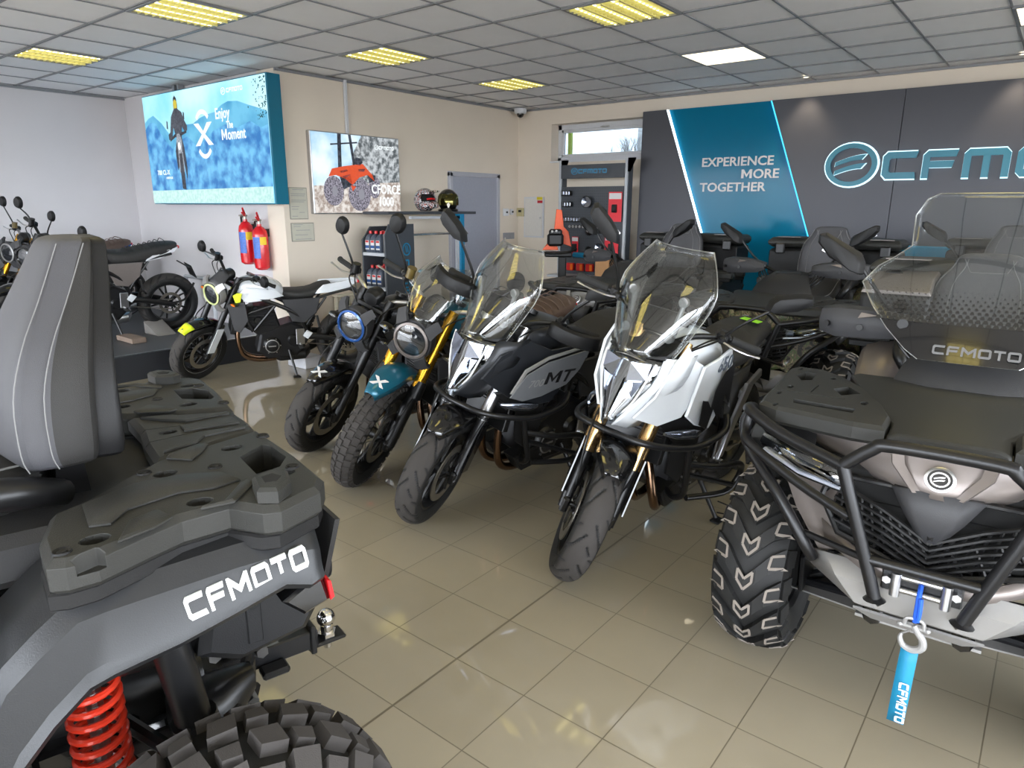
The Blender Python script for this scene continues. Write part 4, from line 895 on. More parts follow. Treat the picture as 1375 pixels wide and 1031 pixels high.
        mb=MB(S); mb.lathe([(0,.042),(.05,.038),(.092,.026)],c=(hx,0,hz),ax='x',n=32); obj('lens',mb,clearlens,hd)
        mb=MB(S)    # four armed surround
        for sy in (1,-1):
            for szz in (1,-1):
                mb.plate([(hx+.018,sy*.045,hz+szz*.094),(hx+.006,sy*.07,hz+szz*.128),(hx-.03,sy*.088,hz+szz*.146),(hx-.03,sy*.128,hz+szz*.112),(hx+.0,sy*.115,hz+szz*.09),(hx+.018,sy*.096,hz+szz*.045)],.02*sy*szz*-1)
        mb.lathe([(.1,.012),(.112,.012),(.118,-.01),(.112,-.05),(.1,-.05)],c=(hx,0,hz),ax='x',n=36,closed=True)
        obj('headlight_surround',mb,silv if kind=='sport' else gry,hd)
        mb=MB(S); mb.body([(-.36,0,1.045,.02,.02),(-.35,0,1.045,.055,.05),(-.30,0,1.04,.06,.055),(-.27,0,1.03,.05,.04)],24,2.1); obj('instrument_pod',mb,sat,t)
        mb=MB(S); mb.body([(-.352,0,1.05,.045,.04),(-.358,0,1.05,.045,.04)],24,2.1); obj('display',mb,gloss,t)
        if kind=='sport':
            mb=MB(S); rw=[]
            for i in range(5):
                v=i/4; rw.append([(-.15-.12*v,y*(.085-.02*v),.975+.09*v+.03*math.cos(y*PI/2)) for y in (-1,-.6,0,.6,1)])
            mb.loft(rw,0,False,False); obj('fly_screen',mb,gry,t,'small dark fly screen',solid=.005)
        if kind=='adv':
            mb=MB(S); rw=[]
            for i in range(9):
                v=i/8; w_=.12+.045*math.sin(v*PI*.8)-.05*max(0,v-.6)/.4; rw.append([(-.13-.19*v-.09*abs(y)**2,y*w_,.98+.30*v) for y in (-1,-.8,-.5,0,.5,.8,1)])
            mb.loft(rw,0,False,False); ws=obj('windscreen',mb,scr,t,'small clear flyscreen above the headlight',solid=.003)
            mb=MB(S); mb.tube([(-.2,.08,.95),(-.17,.09,1.06)],.006,6);mb.tube([(-.2,-.08,.95),(-.17,-.09,1.06)],.006,6); mb.box((-.16,.06,1.0),(.03,.03,.04),ch=.006);mb.box((-.16,-.06,1.0),(.03,.03,.04),ch=.006); obj('screen_bracket',mb,sat,ws)
        for s in (1,-1):
            mb=MB(S); mb.tube([(-.24,.1*s,.84),(-.23,.17*s,.84)],.007,8); mb.body([(-.25,.2*s,.84,.03,.008),(-.22,.2*s,.84,.04,.016),(-.2,.2*s,.84,.03,.01)],12,2); ind=obj('indicator',mb,sat,t)
            mb=MB(S); mb.body([(-.205,.2*s,.84,.032,.012),(-.195,.2*s,.84,.025,.007)],12,2); obj('indicator_lens',mb,clearlens if kind!='sport' else org,ind)
    # frame and engine
    fm_=sat
    for s in (1,-1):
        mb=MB()
        mb.tube([(-.36,.04*s,.93),(-.5,.13*s,.84),(-.72,.17*s,.76),(-.93,.15*s,.62),(-1.0,.13*s,.42),(-.95,.12*s,.32)],.02,10,smooth=4)
        mb.tube([(-.33,.04*s,.86),(-.42,.13*s,.66),(-.5,.15*s,.5)],.018,10,smooth=4)
        mb.tube([(-.42,.13*s,.66),(-.72,.17*s,.76)],.014,8); mb.tube([(-.5,.15*s,.5),(-.72,.17*s,.76)],.014,8)
        mb.tube([(-.9,.14*s,.68),(-1.15,.12*s,.80),(-1.45,.08*s,.86)],.014,8,smooth=3); mb.tube([(-.98,.13*s,.5),(-1.2,.12*s,.80)],.012,8)
        obj('frame_spar',mb,fm_,t)
    mb=MB()
    mb.prism([(-.52,.28),(-.62,.2),(-.88,.2),(-.98,.3),(-.98,.5),(-.86,.56),(-.7,.52),(-.56,.46)],-.13,.13,.02)
    mb.prism([(-.44,.52),(-.56,.44),(-.76,.5),(-.7,.72),(-.52,.74),(-.42,.64)],-.12,.12,.015)
    for i in range(6): mb.box((-.56,0,.54+.028*i),(.29,.27,.008))
    en=obj('engine',mb,K('engine_black',(32,32,34),.38,.4,bump=.2) if 'engine_black' not in bpy.data.materials else bpy.data.materials['engine_black'],t)
    for s in (1,-1):
        mb=MB(); mb.lathe([(0,.165*s),(.05,.165*s),(.07,.155*s),(.085,.13*s),(.09,.12*s)],c=(-.66,0,.34),n=32); obj('engine_cover',mb,sat,en)
        mb=MB(); mb.lathe([(.058,.166*s),(.066,.163*s)],c=(-.66,0,.34),n=32); mb.box((-.66,.167*s,.34),(.07,.002,.012)); obj('cover_ring',mb,silv,en)
        mb=MB(); mb.lathe([(0,.15*s),(.045,.15*s),(.06,.13*s)],c=(-.87,0,.38),n=24); obj('sprocket_cover',mb,sat,en)
        mb=MB(); mb.lathe([(0,.14*s),(.03,.14*s),(.04,.12*s)],c=(-.55,0,.6),n=20); obj('engine_cover',mb,sat,en)
        mb=MB()
        for k in range(6): a=PI*k/3; mb.cyl((-.66+.078*math.cos(a),.15*s,.34+.078*math.sin(a)),(-.66+.078*math.cos(a),.16*s,.34+.078*math.sin(a)),.006,n=8,m=1)
        obj('cover_bolts',mb,[sat,alu],en)
    mb=MB(); mb.box((-.335,0,.6),(.04,.30,.24),rot=Matrix.Rotation(R(-12),3,'Y'),ch=.004); rd=obj('radiator',mb,sat,t)
    mb=MB()
    for i in range(14): mb.box((-.313-.0035*i+.02,0,.705-.0165*i),(.01,.27,.003))
    obj('radiator_fins',mb,gry,rd)
    for yy in (-.055,.055):
        pts=[(-.44,yy,.56),(-.38,yy,.53),(-.36,yy*1.1,.4),(-.40,yy*1.1,.24),(-.52,yy*.9,.175),(-.7,yy*.6,.17)]
        if kind in('mt650','adv'): pts=[(-.44,yy,.56),(-.36,yy,.52),(-.33,yy+.06,.4),(-.36,yy+.09,.27),(-.5,yy*.9+.05,.2),(-.7,yy*.6,.18)]
        pipe(t,'exhaust_header',pts,.021,copper,'copper coloured exhaust header pipe')
    mb=MB(); mb.body([(-.68,-.0,.19,.03,.03),(-.74,0,.19,.09,.05),(-.98,0,.2,.1,.055),(-1.04,-.04,.22,.05,.04)],20,3); mb.tube([(-1.02,-.1,.2),(-1.12,-.14,.24),(-1.18,-.16,.26)],[.035,.04,.035],14); obj('silencer',mb,sat if kind!='blue' else alu,t)
    # swingarm, shock, chain, footrests
    for s in (1,-1):
        mb=MB(); mb.tube([(-.96,.09*s,.4),(-1.15,.115*s,.385),(-1.42,.12*s,.315)],[.028,.024,.022],10,smooth=3,flat=1.25); obj('swingarm',mb,sat if kind!='adv' else gry,t)
        mb=MB(); mb.box((-.93,.165*s,.42),(.08,.012,.16),ch=.004); mb.tube([(-.93,.16*s,.34),(-.92,.25*s,.335)],.012,8); fr_=obj('footrest',mb,alu if s>0 else sat,t)
        mb=MB(); mb.box((-.92,.25*s,.342),(.045,.09,.014),ch=.004); obj('footrest_pad',mb,rubber,fr_)
        mb=MB(); mb.tube([(-1.1,.15*s,.62),(-1.12,.16*s,.5)],.012,8); mb.tube([(-1.12,.16*s,.5),(-1.12,.22*s,.49)],.011,8); obj('pillion_footrest',mb,sat,t)
    mb=MB(); pts=[]
    for i in range(80):
        a=i*.55; k=i/79; pts.append((-1.02-.1*k+.035*math.cos(a),.035*math.sin(a),.42+.3*k))
    mb.tube(pts,.006,6); obj('shock_spring',mb,sat if kind!='mt650' else silv,t)
    mb=MB(); mb.tube([(-1.02,0,.4),(-1.13,0,.74)],.02,10); obj('shock_absorber',mb,sat,t)
    mb=MB(); mb.tube([(-.88,.105,.4),(-1.42,.105,.37)],.006,6); mb.tube([(-.88,.105,.35),(-1.42,.105,.26)],.006,6); mb.lathe([(.055,.1),(.06,.105),(.055,.11)],c=(-1.42,0,.315),n=24); obj('chain',mb,brz,t)
    # side stand
    sf=(-.86,.27,(.27*math.sin(lean)+.010)/math.cos(lean)); mb=MB(); mb.tube([(-.82,.13,.28),(sf[0],sf[1],sf[2]+.01)],[.013,.011],10); mb.box((sf[0],sf[1]+.01,sf[2]),(.07,.05,.012),ch=.004)
    if kind=='mt650': mb.tube([(sf[0],sf[1]-.01,sf[2]+.1),(sf[0]+.02,sf[1]+.09,sf[2]+.11),(sf[0]+.02,sf[1]+.1,sf[2]+.08),(sf[0],sf[1],sf[2]+.04)],.004,6,smooth=3)
    obj('side_stand',mb,sat,t)
    # tank, seat, tail
    e=1.0
    mb=MB()
    if mt: secs=[(-.33,0,.93,.06,.05),(-.38,0,.93,.13,.09),(-.5,0,.945,.165,.115),(-.65,0,.93,.165,.11),(-.78,0,.9,.13,.09),(-.85,0,.87,.09,.05)]
    else: secs=[(-.36,0,.90,.05,.04),(-.40,0,.91,.11,.075),(-.5,0,.915,.15,.10),(-.62,0,.91,.155,.105),(-.74,0,.885,.13,.09),(-.82,0,.85,.09,.055)]
    mb.body(secs,28,2.5); tk=obj('tank',mb,C['tank'],t,subd=1)
    mb=MB(); mb.cyl((-.52,0,1.01+(.04 if mt else 0)),(-.53,0,1.03+(.04 if mt else 0)),.04,n=20); obj('filler_cap',mb,sat,tk)
    mb=MB()
    if mt: secs=[(-.8,0,.86,.09,.06),(-.88,0,.845,.13,.055),(-1.02,0,.84,.155,.05),(-1.12,0,.86,.15,.055),(-1.16,0,.9,.14,.055),(-1.32,0,.925,.13,.05),(-1.48,0,.93,.10,.04),(-1.52,0,.93,.06,.025)]
    elif kind in('blue','gold','adv','nk'): secs=[(-.76,0,.865,.07,.06),(-.84,0,.835,.12,.075),(-.98,0,.82,.14,.075),(-1.15,0,.85,.135,.085),(-1.32,0,.895,.12,.075),(-1.46,0,.93,.095,.05),(-1.54,0,.95,.05,.022)]
    else: secs=[(-.76,0,.85,.07,.04),(-.84,0,.825,.12,.045),(-1.05,0,.82,.135,.045),(-1.12,0,.86,.12,.05),(-1.2,0,.885,.11,.045),(-1.28,0,.9,.08,.03)]
    mb.body(secs,24,2.8); se_=obj('seat',mb,C['seat'],t,'brown ribbed seat' if C['seat'] is brleath else 'black seat',subd=1)
    if kind in('blue','gold','adv','nk'):
        mb=MB()
        for k in range(10):
            x=-.92-.052*k; zz=.893 if k<2 else .893+.0125*(k-1); mb.tube([(x,-.11,zz-.03),(x,-.07,zz+.003),(x,0,zz+.008),(x,.07,zz+.003),(x,.11,zz-.03)],.004,6,smooth=3)
        obj('seat_ribs',mb,C['seat'],se_)
    tailc={'sport':white,'blue':white,'gold':bluep,'adv':teal}.get(kind,gry)
    for s in (1,-1):
        mb=MB()
        if kind=='sport': P_=[(-1.08,.125*s,.83),(-1.18,.13*s,.92),(-1.5,.04*s,.95),(-1.56,.03*s,.93),(-1.4,.09*s,.84)]
        else: P_=[(-1.16,.135*s,.80),(-1.24,.125*s,.86),(-1.42,.10*s,.91),(-1.54,.055*s,.925),(-1.5,.06*s,.88),(-1.32,.12*s,.82)]
        mb.plate(P_,.02*s,ch=.06); obj('tail_panel',mb,tailc,t)
        # side panel under the seat and belly of the frame
        mb=MB(); mb.plate([(-.78,.17*s,.80),(-1.14,.15*s,.80),(-1.1,.165*s,.66),(-.98,.17*s,.56),(-.86,.175*s,.58)],.02*s,ch=.05); obj('side_panel',mb,titan if kind=='blue' else gry if kind=='sport' else dgry,t)
        if not mt:   # radiator shroud and tank side
            mb=MB(); mb.plate([(-.28,.16*s,.78),(-.44,.18*s,.80),(-.46,.19*s,.62),(-.38,.18*s,.5),(-.33,.16*s,.52)],.02*s,ch=.06); obj('radiator_shroud',mb,C['pan'],t)
            mb=MB(); mb.plate([(-.38,.15*s,.86),(-.46,.165*s,.93),(-.72,.165*s,.90),(-.80,.14*s,.83),(-.6,.175*s,.80),(-.46,.175*s,.79)],.012*s,ch=.05); ts=obj('tank_side_panel',mb,C['tank'],t)
            if kind=='sport': mb=MB(); mb.plate([(-.34,.165*s,.86),(-.38,.175*s,.885),(-.42,.18*s,.88),(-.40,.182*s,.80),(-.36,.17*s,.79)],.02*s); obj('air_intake_trim',mb,yel,t,'acid yellow intake trim')
            mb=MB(); mb.prism([(-.95,.43),(-1.0,.48),(-1.05,.45),(-1.0,.39)],.155*s,.175*s,.004); obj('heel_plate',mb,white if kind in('sport','blue') else sat,t)
    mb=MB(); mb.box((-1.54,0,.92),(.02,.09,.03),ch=.006); obj('tail_light',mb,redm,t,'red tail light')
    mb=MB(); mb.tube([(-1.35,.12,.33),(-1.55,.12,.36),(-1.68,.06,.52)],.012,8,smooth=4) if kind=='blue' else mb.tube([(-1.45,0,.86),(-1.58,0,.78),(-1.68,0,.66)],[.03,.02,.015],8)
    mb.plate([(-1.64,-.09,.72),(-1.64,.09,.72),(-1.70,.09,.58),(-1.70,-.09,.58)],.006); mb.tube([(-1.6,-.17,.72),(-1.6,.17,.72)],.008,8)
    obj('plate_holder',mb,sat,t)
    mb=MB(); rows=[]
    for i in range(9):
        a=R(60)+R(75)*i/8; rr=.34; rows.append([(-1.42-(rr-dz)*math.cos(a)*-1,y,.315+(rr-dz)*math.sin(a)) for y,dz in ((-.09,.03),(-.07,0),(0,-.012),(.07,0),(.09,.03))])
    mb.loft(rows,0,False,False)
    if mt: obj('rear_hugger',mb,sat,t,solid=.004)
    if mt: mt_fairing(kind,t,C,S)
    return t
def mt_fairing(kind,t,C,S):
    pan=C['pan']
    # headlight: tall shield shaped lens pointed at its foot
    def hp(u,v): # u across -1..1, v 0 foot..1 top
        w=.03+.115*min(1,v*1.5); return (-.02-.10*v-.10*abs(u)**2*(.4+.6*v),u*w,.70+.29*v)
    grid=lambda off,k=1: [[(p[0]-off,p[1]*k,p[2]) for p in [hp(-1+2*j/12,i/8) for j in range(13)]] for i in range(9)]
    mb=MB(); mb.loft(grid(.05),0,False,False); hl=obj('headlight',mb,dark,t,solid=.004)
    for s in (1,-1):
        mb=MB(); mb.plate([(-.112,.02*s,.955),(-.135,.10*s,.965),(-.118,.098*s,.90),(-.085,.03*s,.885)],-.012*s); mb.plate([(-.098,.02*s,.875),(-.115,.088*s,.888),(-.095,.062*s,.82),(-.075,.018*s,.80)],-.012*s); obj('reflector',mb,refl,hl)
        mb=MB(); mb.tube([(-.14,.116*s,.97),(-.11,.103*s,.9),(-.085,.073*s,.80),(-.062,.03*s,.735)],[.005,.005,.005,.004],8,smooth=4); obj('light_guide',mb,whiteprint,hl)
    mb=MB(); mb.loft(grid(.0),0,False,False); obj('lens',mb,clearlens,hl,solid=.002)
    for s in (1,-1):
        # brow strips framing the lens, then the two wings of the side fairing
        mb=MB(); rows=[]
        for i in range(9):
            v=i/8; a=Vector(hp(s*1.0,v)); b=Vector(hp(s*.86,v)); rows.append([tuple(b+Vector((.008,0,0))),tuple(a+Vector((.004,.004*s,0))),(a.x-.05,a.y+.028*s+.01*v*s,a.z-.02+.02*v),(a.x-.12,a.y+.045*s,a.z-.02+.03*v)])
        mb.loft(rows,0,False,False,sm=False); obj('headlight_surround',mb,pan,t,solid=.006)
        z=.0
        if kind=='mt650':
            up_=[(-.10,.09*s,.735),(-.13,.15*s,.84),(-.2,.175*s,.98),(-.27,.18*s,1.04),(-.33,.19*s,.98),(-.42,.235*s,.93),(-.66,.22*s,.96),(-.74,.19*s,.93),(-.70,.215*s,.82),(-.56,.25*s,.72),(-.44,.255*s,.69),(-.30,.20*s,.735),(-.2,.15*s,.70)]
            mb=MB(); mb.plate([up_[i] for i in (0,1,2,3,4,5,11,12)],.012*s)
            w1=obj('side_fairing',mb,pan,t,'glossy white front wing of the fairing')
            mb=MB(); mb.plate([(-.36,.228*s,.955),(-.46,.245*s,.985),(-.62,.225*s,1.0),(-.72,.19*s,.96),(-.72,.215*s,.86),(-.60,.245*s,.74),(-.47,.262*s,.665),(-.36,.245*s,.70),(-.30,.225*s,.745)],.014*s,ch=.02)
            w2=obj('side_fairing',mb,pan,t,'glossy white fairing panel with number and big dark letters')
            if s>0: F=fplane((-.37,.2605,.70),(-1,-.02,0),(0,-.10,1))
            else: F=fplane((-.67,-.2605,.70),(1,-.0,0),(0,.10,1))
            mb=MB(); 
            for q in ([(-.02,.01),(-.005,.115),(.05,.10),(.09,.06),(.115,.13),(.2,.2),(.3,.23),(.29,.03),(.23,.10),(.19,-.02),(.12,.05),(.07,-.03)],): mb.prism(q,0,.002,0,f=F)
            obj('graphic',mb,blackprint,w2,'bold black M graphic')
            mb=MB(); 
            Mx=frame_mat(F(.1,.215,.0015),tuple(Vector(F(1,0,0))-Vector(F(0,0,0))),tuple(Vector(F(0,1,0))-Vector(F(0,0,0)))); text(mb,'650',.082,Mx,.002,off=.002,shear=.2,sx=1.25)
            obj('number',mb,K('number_grey',(70,78,88),.4) if 'number_grey' not in bpy.data.materials else bpy.data.materials['number_grey'],w2,'dark grey number 650')
        else:
            mb=MB(); mb.plate([(-.12,.12*s,.80),(-.18,.17*s,.93),(-.34,.2*s,.99),(-.46,.24*s,.94),(-.70,.225*s,.93),(-.76,.19*s,.90),(-.70,.22*s,.80),(-.5,.255*s,.66),(-.38,.245*s,.66),(-.26,.18*s,.70)],.014*s,ch=.02)
            w2=obj('side_fairing',mb,pan,t,'anthracite fairing panel')
            F=fplane((-.20,.232,.72),(-1,.12,0),(0,-.08,1)) if s>0 else fplane((-.70,-.262,.72),(1,.12,0),(0,.08,1))
            mir=(lambda q:q) if s>0 else (lambda q:[(.5-a,b) for a,b in q])
            mb=MB(); mb.prism(mir([(.0,.02),(.09,.12),(.22,.17),(.50,.21),(.44,.11),(.36,.04),(.2,.0),(.08,-.01)]),.012,.02,.002,f=F); gp=obj('fairing_inlay',mb,mtgrey,w2,'silver grey inlay')
            mb=MB(); mb.prism(mir([(.015,.035),(.09,.135),(.22,.185),(.48,.225),(.47,.235),(.22,.2),(.08,.15),(-.0,.04)]),.012,.022,.001,f=F); obj('inlay_edge',mb,silv,gp)
            U_=tuple(Vector(F(1,0,0))-Vector(F(0,0,0)));V_=tuple(Vector(F(0,1,0))-Vector(F(0,0,0)))
            mb=MB(); text(mb,'MT',.085,frame_mat(F(.20 if s>0 else .16,.06,.0205),U_,V_),.002,off=.004,shear=.4,sx=1.4); obj('lettering',mb,blackprint,gp,'dark letters MT')
            mb=MB(); text(mb,'700',.05,frame_mat(F(.10 if s>0 else .06,.055,.0205),U_,V_),.001,shear=.4,sx=1.3); obj('number',mb,silv,gp,'thin silver number 700')
        mb=MB(); mb.plate([(-.2,.14*s,.72),(-.3,.19*s,.73),(-.46,.24*s,.68),(-.5,.22*s,.52),(-.46,.19*s,.36),(-.38,.16*s,.42),(-.34,.17*s,.6)],.016*s,ch=.04); obj('lower_fairing',mb,blk,t)
        mb=MB(); mb.body([(-.40,.255*s,.66,.006,.012),(-.34,.25*s,.668,.02,.022),(-.25,.215*s,.675,.02,.02),(-.2,.19*s,.68,.006,.008)],12,2.4); obj('fog_light',mb,refl,t)
        mb=MB(); mb.prism([(-.42,.3),(-.5,.2),(-.68,.22),(-.6,.33)],.05*s,.15*s,.01); obj('belly_pan',mb,blk,t)
        # crash bars
        r=.0145
        mb=MB(); mb.tube([(-.05,0,.665),(-.055,.06*s,.665),(-.09,.16*s,.655),(-.20,.235*s,.635),(-.36,.285*s,.62),(-.52,.315*s,.66),(-.60,.28*s,.70)],r,12,smooth=5)
        mb.tube([(-.30,.268*s,.625),(-.34,.265*s,.50),(-.40,.25*s,.36),(-.42,.2*s,.31),(-.48,.14*s,.30)],r,12,smooth=4)
        mb.tube([(-.345,.265*s,.53),(-.46,.34*s,.515),(-.62,.38*s,.50),(-.68,.38*s,.45),(-.67,.37*s,.38),(-.60,.35*s,.34),(-.42,.26*s,.335)],r,12,smooth=4)
        mb.tube([(-.37,.262*s,.47),(-.63,.372*s,.385)],r*.9,10)
        obj('crash_bar',mb,steelblk,t)
        # screen brackets
        mb=MB(); mb.tube([(-.245,.1*s,1.06),(-.275,.115*s,1.21)],.011,8); mb.cyl((-.245,.1*s,1.06),(-.225,.1*s,1.06),.02,n=14); mb.cyl((-.275,.115*s,1.21),(-.255,.115*s,1.21),.02,n=14); obj('screen_bracket',mb,silv,t)
    # dash and inner cowl
    mb=MB(); rows=[]
    for i in range(6):
        v=i/5; rows.append([(-.12-.17*v-.06*abs(y)**2,y*(.13+.01*v),.985+.05*v) for y in (-1,-.6,0,.6,1)])
    mb.loft(rows,0,False,False); obj('inner_cowl',mb,blk,t,solid=.006)
    mb=MB(); mb.box((-.31,0,1.10),(.02,.2,.11),rot=Matrix.Rotation(R(-30),3,'Y'),ch=.006); obj('instrument_pod',mb,gloss,t)
    # tall windscreen
    mb=MB(); rows=[]
    N_=14
    for i in range(N_+1):
        v=i/N_
        w_=.115+.10*min(1,v*1.9)**.8-.085*max(0,(v-.62)/.38)**1.3
        zt_=.985+.42*v; rows.append([(-.10-.23*v-.11*abs(u)**2.2*(1-.35*v),u*w_,zt_-.05*abs(u)**2*max(0,1-v*1.5)) for u in [-1+2*j/14 for j in range(15)]])
    mb.loft(rows,0,False,False); wsn=obj('windscreen',mb,scr,t,'tall clear windscreen',solid=.003)
    mb=MB(); edge=[rows[i][0] for i in range(N_+1)]+rows[-1][1:]+[rows[i][-1] for i in range(N_-1,-1,-1)]+rows[0][-2:0:-1]
    mb.tube(edge,.0022,6,loop=True); obj('screen_edge',mb,glass('screen_edge',(190,195,195),.35,.3) if 'screen_edge' not in bpy.data.materials else bpy.data.materials['screen_edge'],wsn)
BG='motorcycles parked in a row'
bike('mt650',(-1.53,2.37),-1.60,.17,.58,1.04,'white touring motorcycle with tall windscreen, crash bars and number 650',None)
bike('mt700',(-2.42,2.34),-1.68,.20,.42,1.03,'black and grey touring motorcycle with tall windscreen, marked 700MT',None)
bike('adv',(-3.08,2.46),-1.68,.24,.5,1.05,'motorcycle with gold forks, teal mudguard and knobbly tyres',None)
bike('nk',(-3.74,2.62),-1.80,.21,.5,1.03,'dark motorcycle with blue ringed round headlight next to the teal one',None)
bike('sport',(-6.2,3.08),-2.03,.13,.7,.97,'white and grey motorcycle with acid yellow accents before the platform',None)
bike('blue',(-7.87,2.12),-1.66,.168,.5,1.01,'blue tank motorcycle with ribbed black seat on the platform',None,z=.25)
bike('gold',(-8.84,2.26),-1.38,.15,.15,.98,'motorcycle with gold forks and brown seat on the platform',None,z=.25)
bike('nk',(-9.1,1.3),-1.2,.15,.1,.96,'dark motorcycle at the left end of the platform, mostly cut off',None,z=.25)

# extras on the white touring bike
for o in list(col.objects):
    if o.get('label','').startswith('white touring motorcycle'):
        mb=MB(); mb.box((-1.31,.03,.9835),(.07,.10,.0015)); single_=obj('price_tag',mb,K('green_sticker',(150,226,30),.5),o,'small bright green sticker on the seat')
        for s_ in (1,-1):
            mb=MB(); mb.prism([(-1.02,.74),(-1.10,.72),(-1.0,.52),(-.93,.36),(-.88,.36),(-.95,.56)],.18*s_,.2*s_,.004); mb.prism([(-1.2,.78),(-1.0,.70),(-1.0,.66),(-1.22,.74)],.17*s_,.19*s_,.004); obj('footrest_hanger',mb,alu,o,'cast silver footrest hanger')
# ================================================================ quad bikes
def atv_tyre(style,w):
    key=('at',style,w)
    if key in CACHE: return CACHE[key]
    Rr=.325; hw=w/2; rim=.165
    def sf(th,u,h):   # u -1..1 tread, |u|>1 goes down the sidewall
        s=1 if u>=0 else -1; a=abs(u)
        if a<=1: y=hw*.86*a; r=Rr-.028*a**2.4; ny,nr=.25*a,1
        else: k=a-1; y=hw*(.86+.14*math.sin(min(1,k*2)*PI/2)); r=Rr-.028-.13*k; ny,nr=.9,.35
        l=math.hypot(ny,nr); return ((r+h*nr/l)*math.cos(th),s*(y+h*ny/l),(r+h*nr/l)*math.sin(th))
    mb=MB(); prof=[(rim,-hw*.72),(rim+.03,-hw*.92),(rim+.075,-hw*1.0),(Rr-.055,-hw*.99),(Rr-.03,-hw*.88),(Rr-.012,-hw*.5),(Rr,0),(Rr-.012,hw*.5),(Rr-.03,hw*.88),(Rr-.055,hw*.99),(rim+.075,hw*1.0),(rim+.03,hw*.92),(rim,hw*.72)]
    mb.lathe(prof,n=72)
    def lug(poly,h,ins,m=0,h0=-.004):
        c=(sum(p[0] for p in poly)/len(poly),sum(p[1] for p in poly)/len(poly))
        up=[(c[0]+(p[0]-c[0])*ins,c[1]+(p[1]-c[1])*ins) for p in poly]
        mb.loft([[sf(a,b,h0) for a,b in poly],[sf(a,b,h) for a,b in up]],m,True,True,False,False)
    if style=='v':
        P=18; d=2*PI/P
        for i in range(P):
            t=i*d
            for s in (1,-1):
                # arms of the chevron in quads following the curve
                arm=[(0,.0),(.3,.32),(.62,.68),(1.0,.92),(1.32,1.0)]
                wd=[.46,.50,.54,.62,.66]
                if s<0: arm=[(a,b+.0) for a,b in arm]
                for k in range(4):
                    (u0,o0),(u1,o1)=arm[k],arm[k+1]
                    lug([(t+o0*d-(.0),s*u0),(t+(o0+wd[k])*d,s*u0),(t+(o1+wd[k+1])*d,s*u1),(t+o1*d,s*u1)],.019 if k<3 else .013,.985)
            # lighter moulded outlines
            def line(pts,wd=.045,h=.0202):
                for a,b in zip(pts,pts[1:]):
                    da,db=(b[0]-a[0])*Rr,(b[1]-a[1])*hw; l=math.hypot(da,db); na,nb=-db/l*.0042/Rr,da/l*.0042/hw
                    mb.loft([[sf(a[0]+na,a[1]+nb,.017),sf(b[0]+na,b[1]+nb,.017),sf(b[0]-na,b[1]-nb,.017),sf(a[0]-na,a[1]-nb,.017)],[sf(a[0]+na,a[1]+nb,h),sf(b[0]+na,b[1]+nb,h),sf(b[0]-na,b[1]-nb,h),sf(a[0]-na,a[1]-nb,h)]],1,True,True,False,False)
            line([(t+.1*d,0),(t+.36*d,.22),(t+.66*d,.22),(t+.42*d,0.0),(t+.66*d,-.22),(t+.36*d,-.22),(t+.1*d,0)])
            for s in (1,-1): line([(t+.95*d,s*1.0),(t+.86*d,s*.62),(t+1.22*d,s*.66),(t+1.34*d,s*.98)])
    else:
        P=15; d=2*PI/P
        for i in range(P):
            t=i*d
            for s in (1,-1):
                o=0 if s>0 else .5
                lug([(t+(o+.02)*d,s*.06),(t+(o+.44)*d,s*.06),(t+(o+.50)*d,s*.48),(t+(o+.10)*d,s*.46)],.026,.9,1)
                lug([(t+(o+.46)*d,s*.62),(t+(o+.9)*d,s*.58),(t+(o+.96)*d,s*1.28),(t+(o+.5)*d,s*1.28)],.026,.92,1)
                lug([(t+(o+.98)*d,s*.74),(t+(o+1.36)*d,s*.76),(t+(o+1.34)*d,s*1.2),(t+(o+1.0)*d,s*1.22)],.022,.9,1)
                lug([(t+(o+.56)*d,s*.18),(t+(o+.9)*d,s*.2),(t+(o+.88)*d,s*.5),(t+(o+.6)*d,s*.46)],.024,.88,1)
    me=mb.mesh('tyre',[tyr,tyro if style=='v' else tyrb],40); CACHE[key]=me; return me
def rack_mesh(key,outline,wells,holes,z0,z1,grooves=()):
    if key in CACHE: return CACHE[key]
    f=lambda a,b,c:(a,b,c)
    mb=MB(); mb.prism(outline,z0,z1,.012,f=f,m=0)
    cu=MB()
    for w,dep in wells: cu.prism(w,z1-dep,z1+.03,0,f=f)
    for (x,y,rx,ry) in holes:
        cu.prism([(x+rx*math.cos(a)*(1 if abs(math.cos(a))>.5 else .9),y+ry*math.sin(a)) for a in [2*PI*i/12 for i in range(12)]],z1-.022,z1+.03,0,f=f)
    for g,dep in grooves: cu.prism(g,z1-dep,z1+.03,0,f=f)
    # cut one by one is costly: wells do not touch each other
    me=boolcut(mb,cu,[rackm],key); me.polygons.foreach_set('use_smooth',[False]*len(me.polygons)); CACHE[key]=me; return me
def addmesh(name,me,parent,label=None,bevel=0):
    o=bpy.data.objects.new(name,me); col.objects.link(o); o.parent=parent
    if label: o['label']=label
    if bevel: d=o.modifiers.new('b','BEVEL'); d.width=bevel; d.segments=2; d.limit_method='ANGLE'; d.angle_limit=R(30)
    return o
def mir(p): return [(a,-b) for a,b in p][::-1]
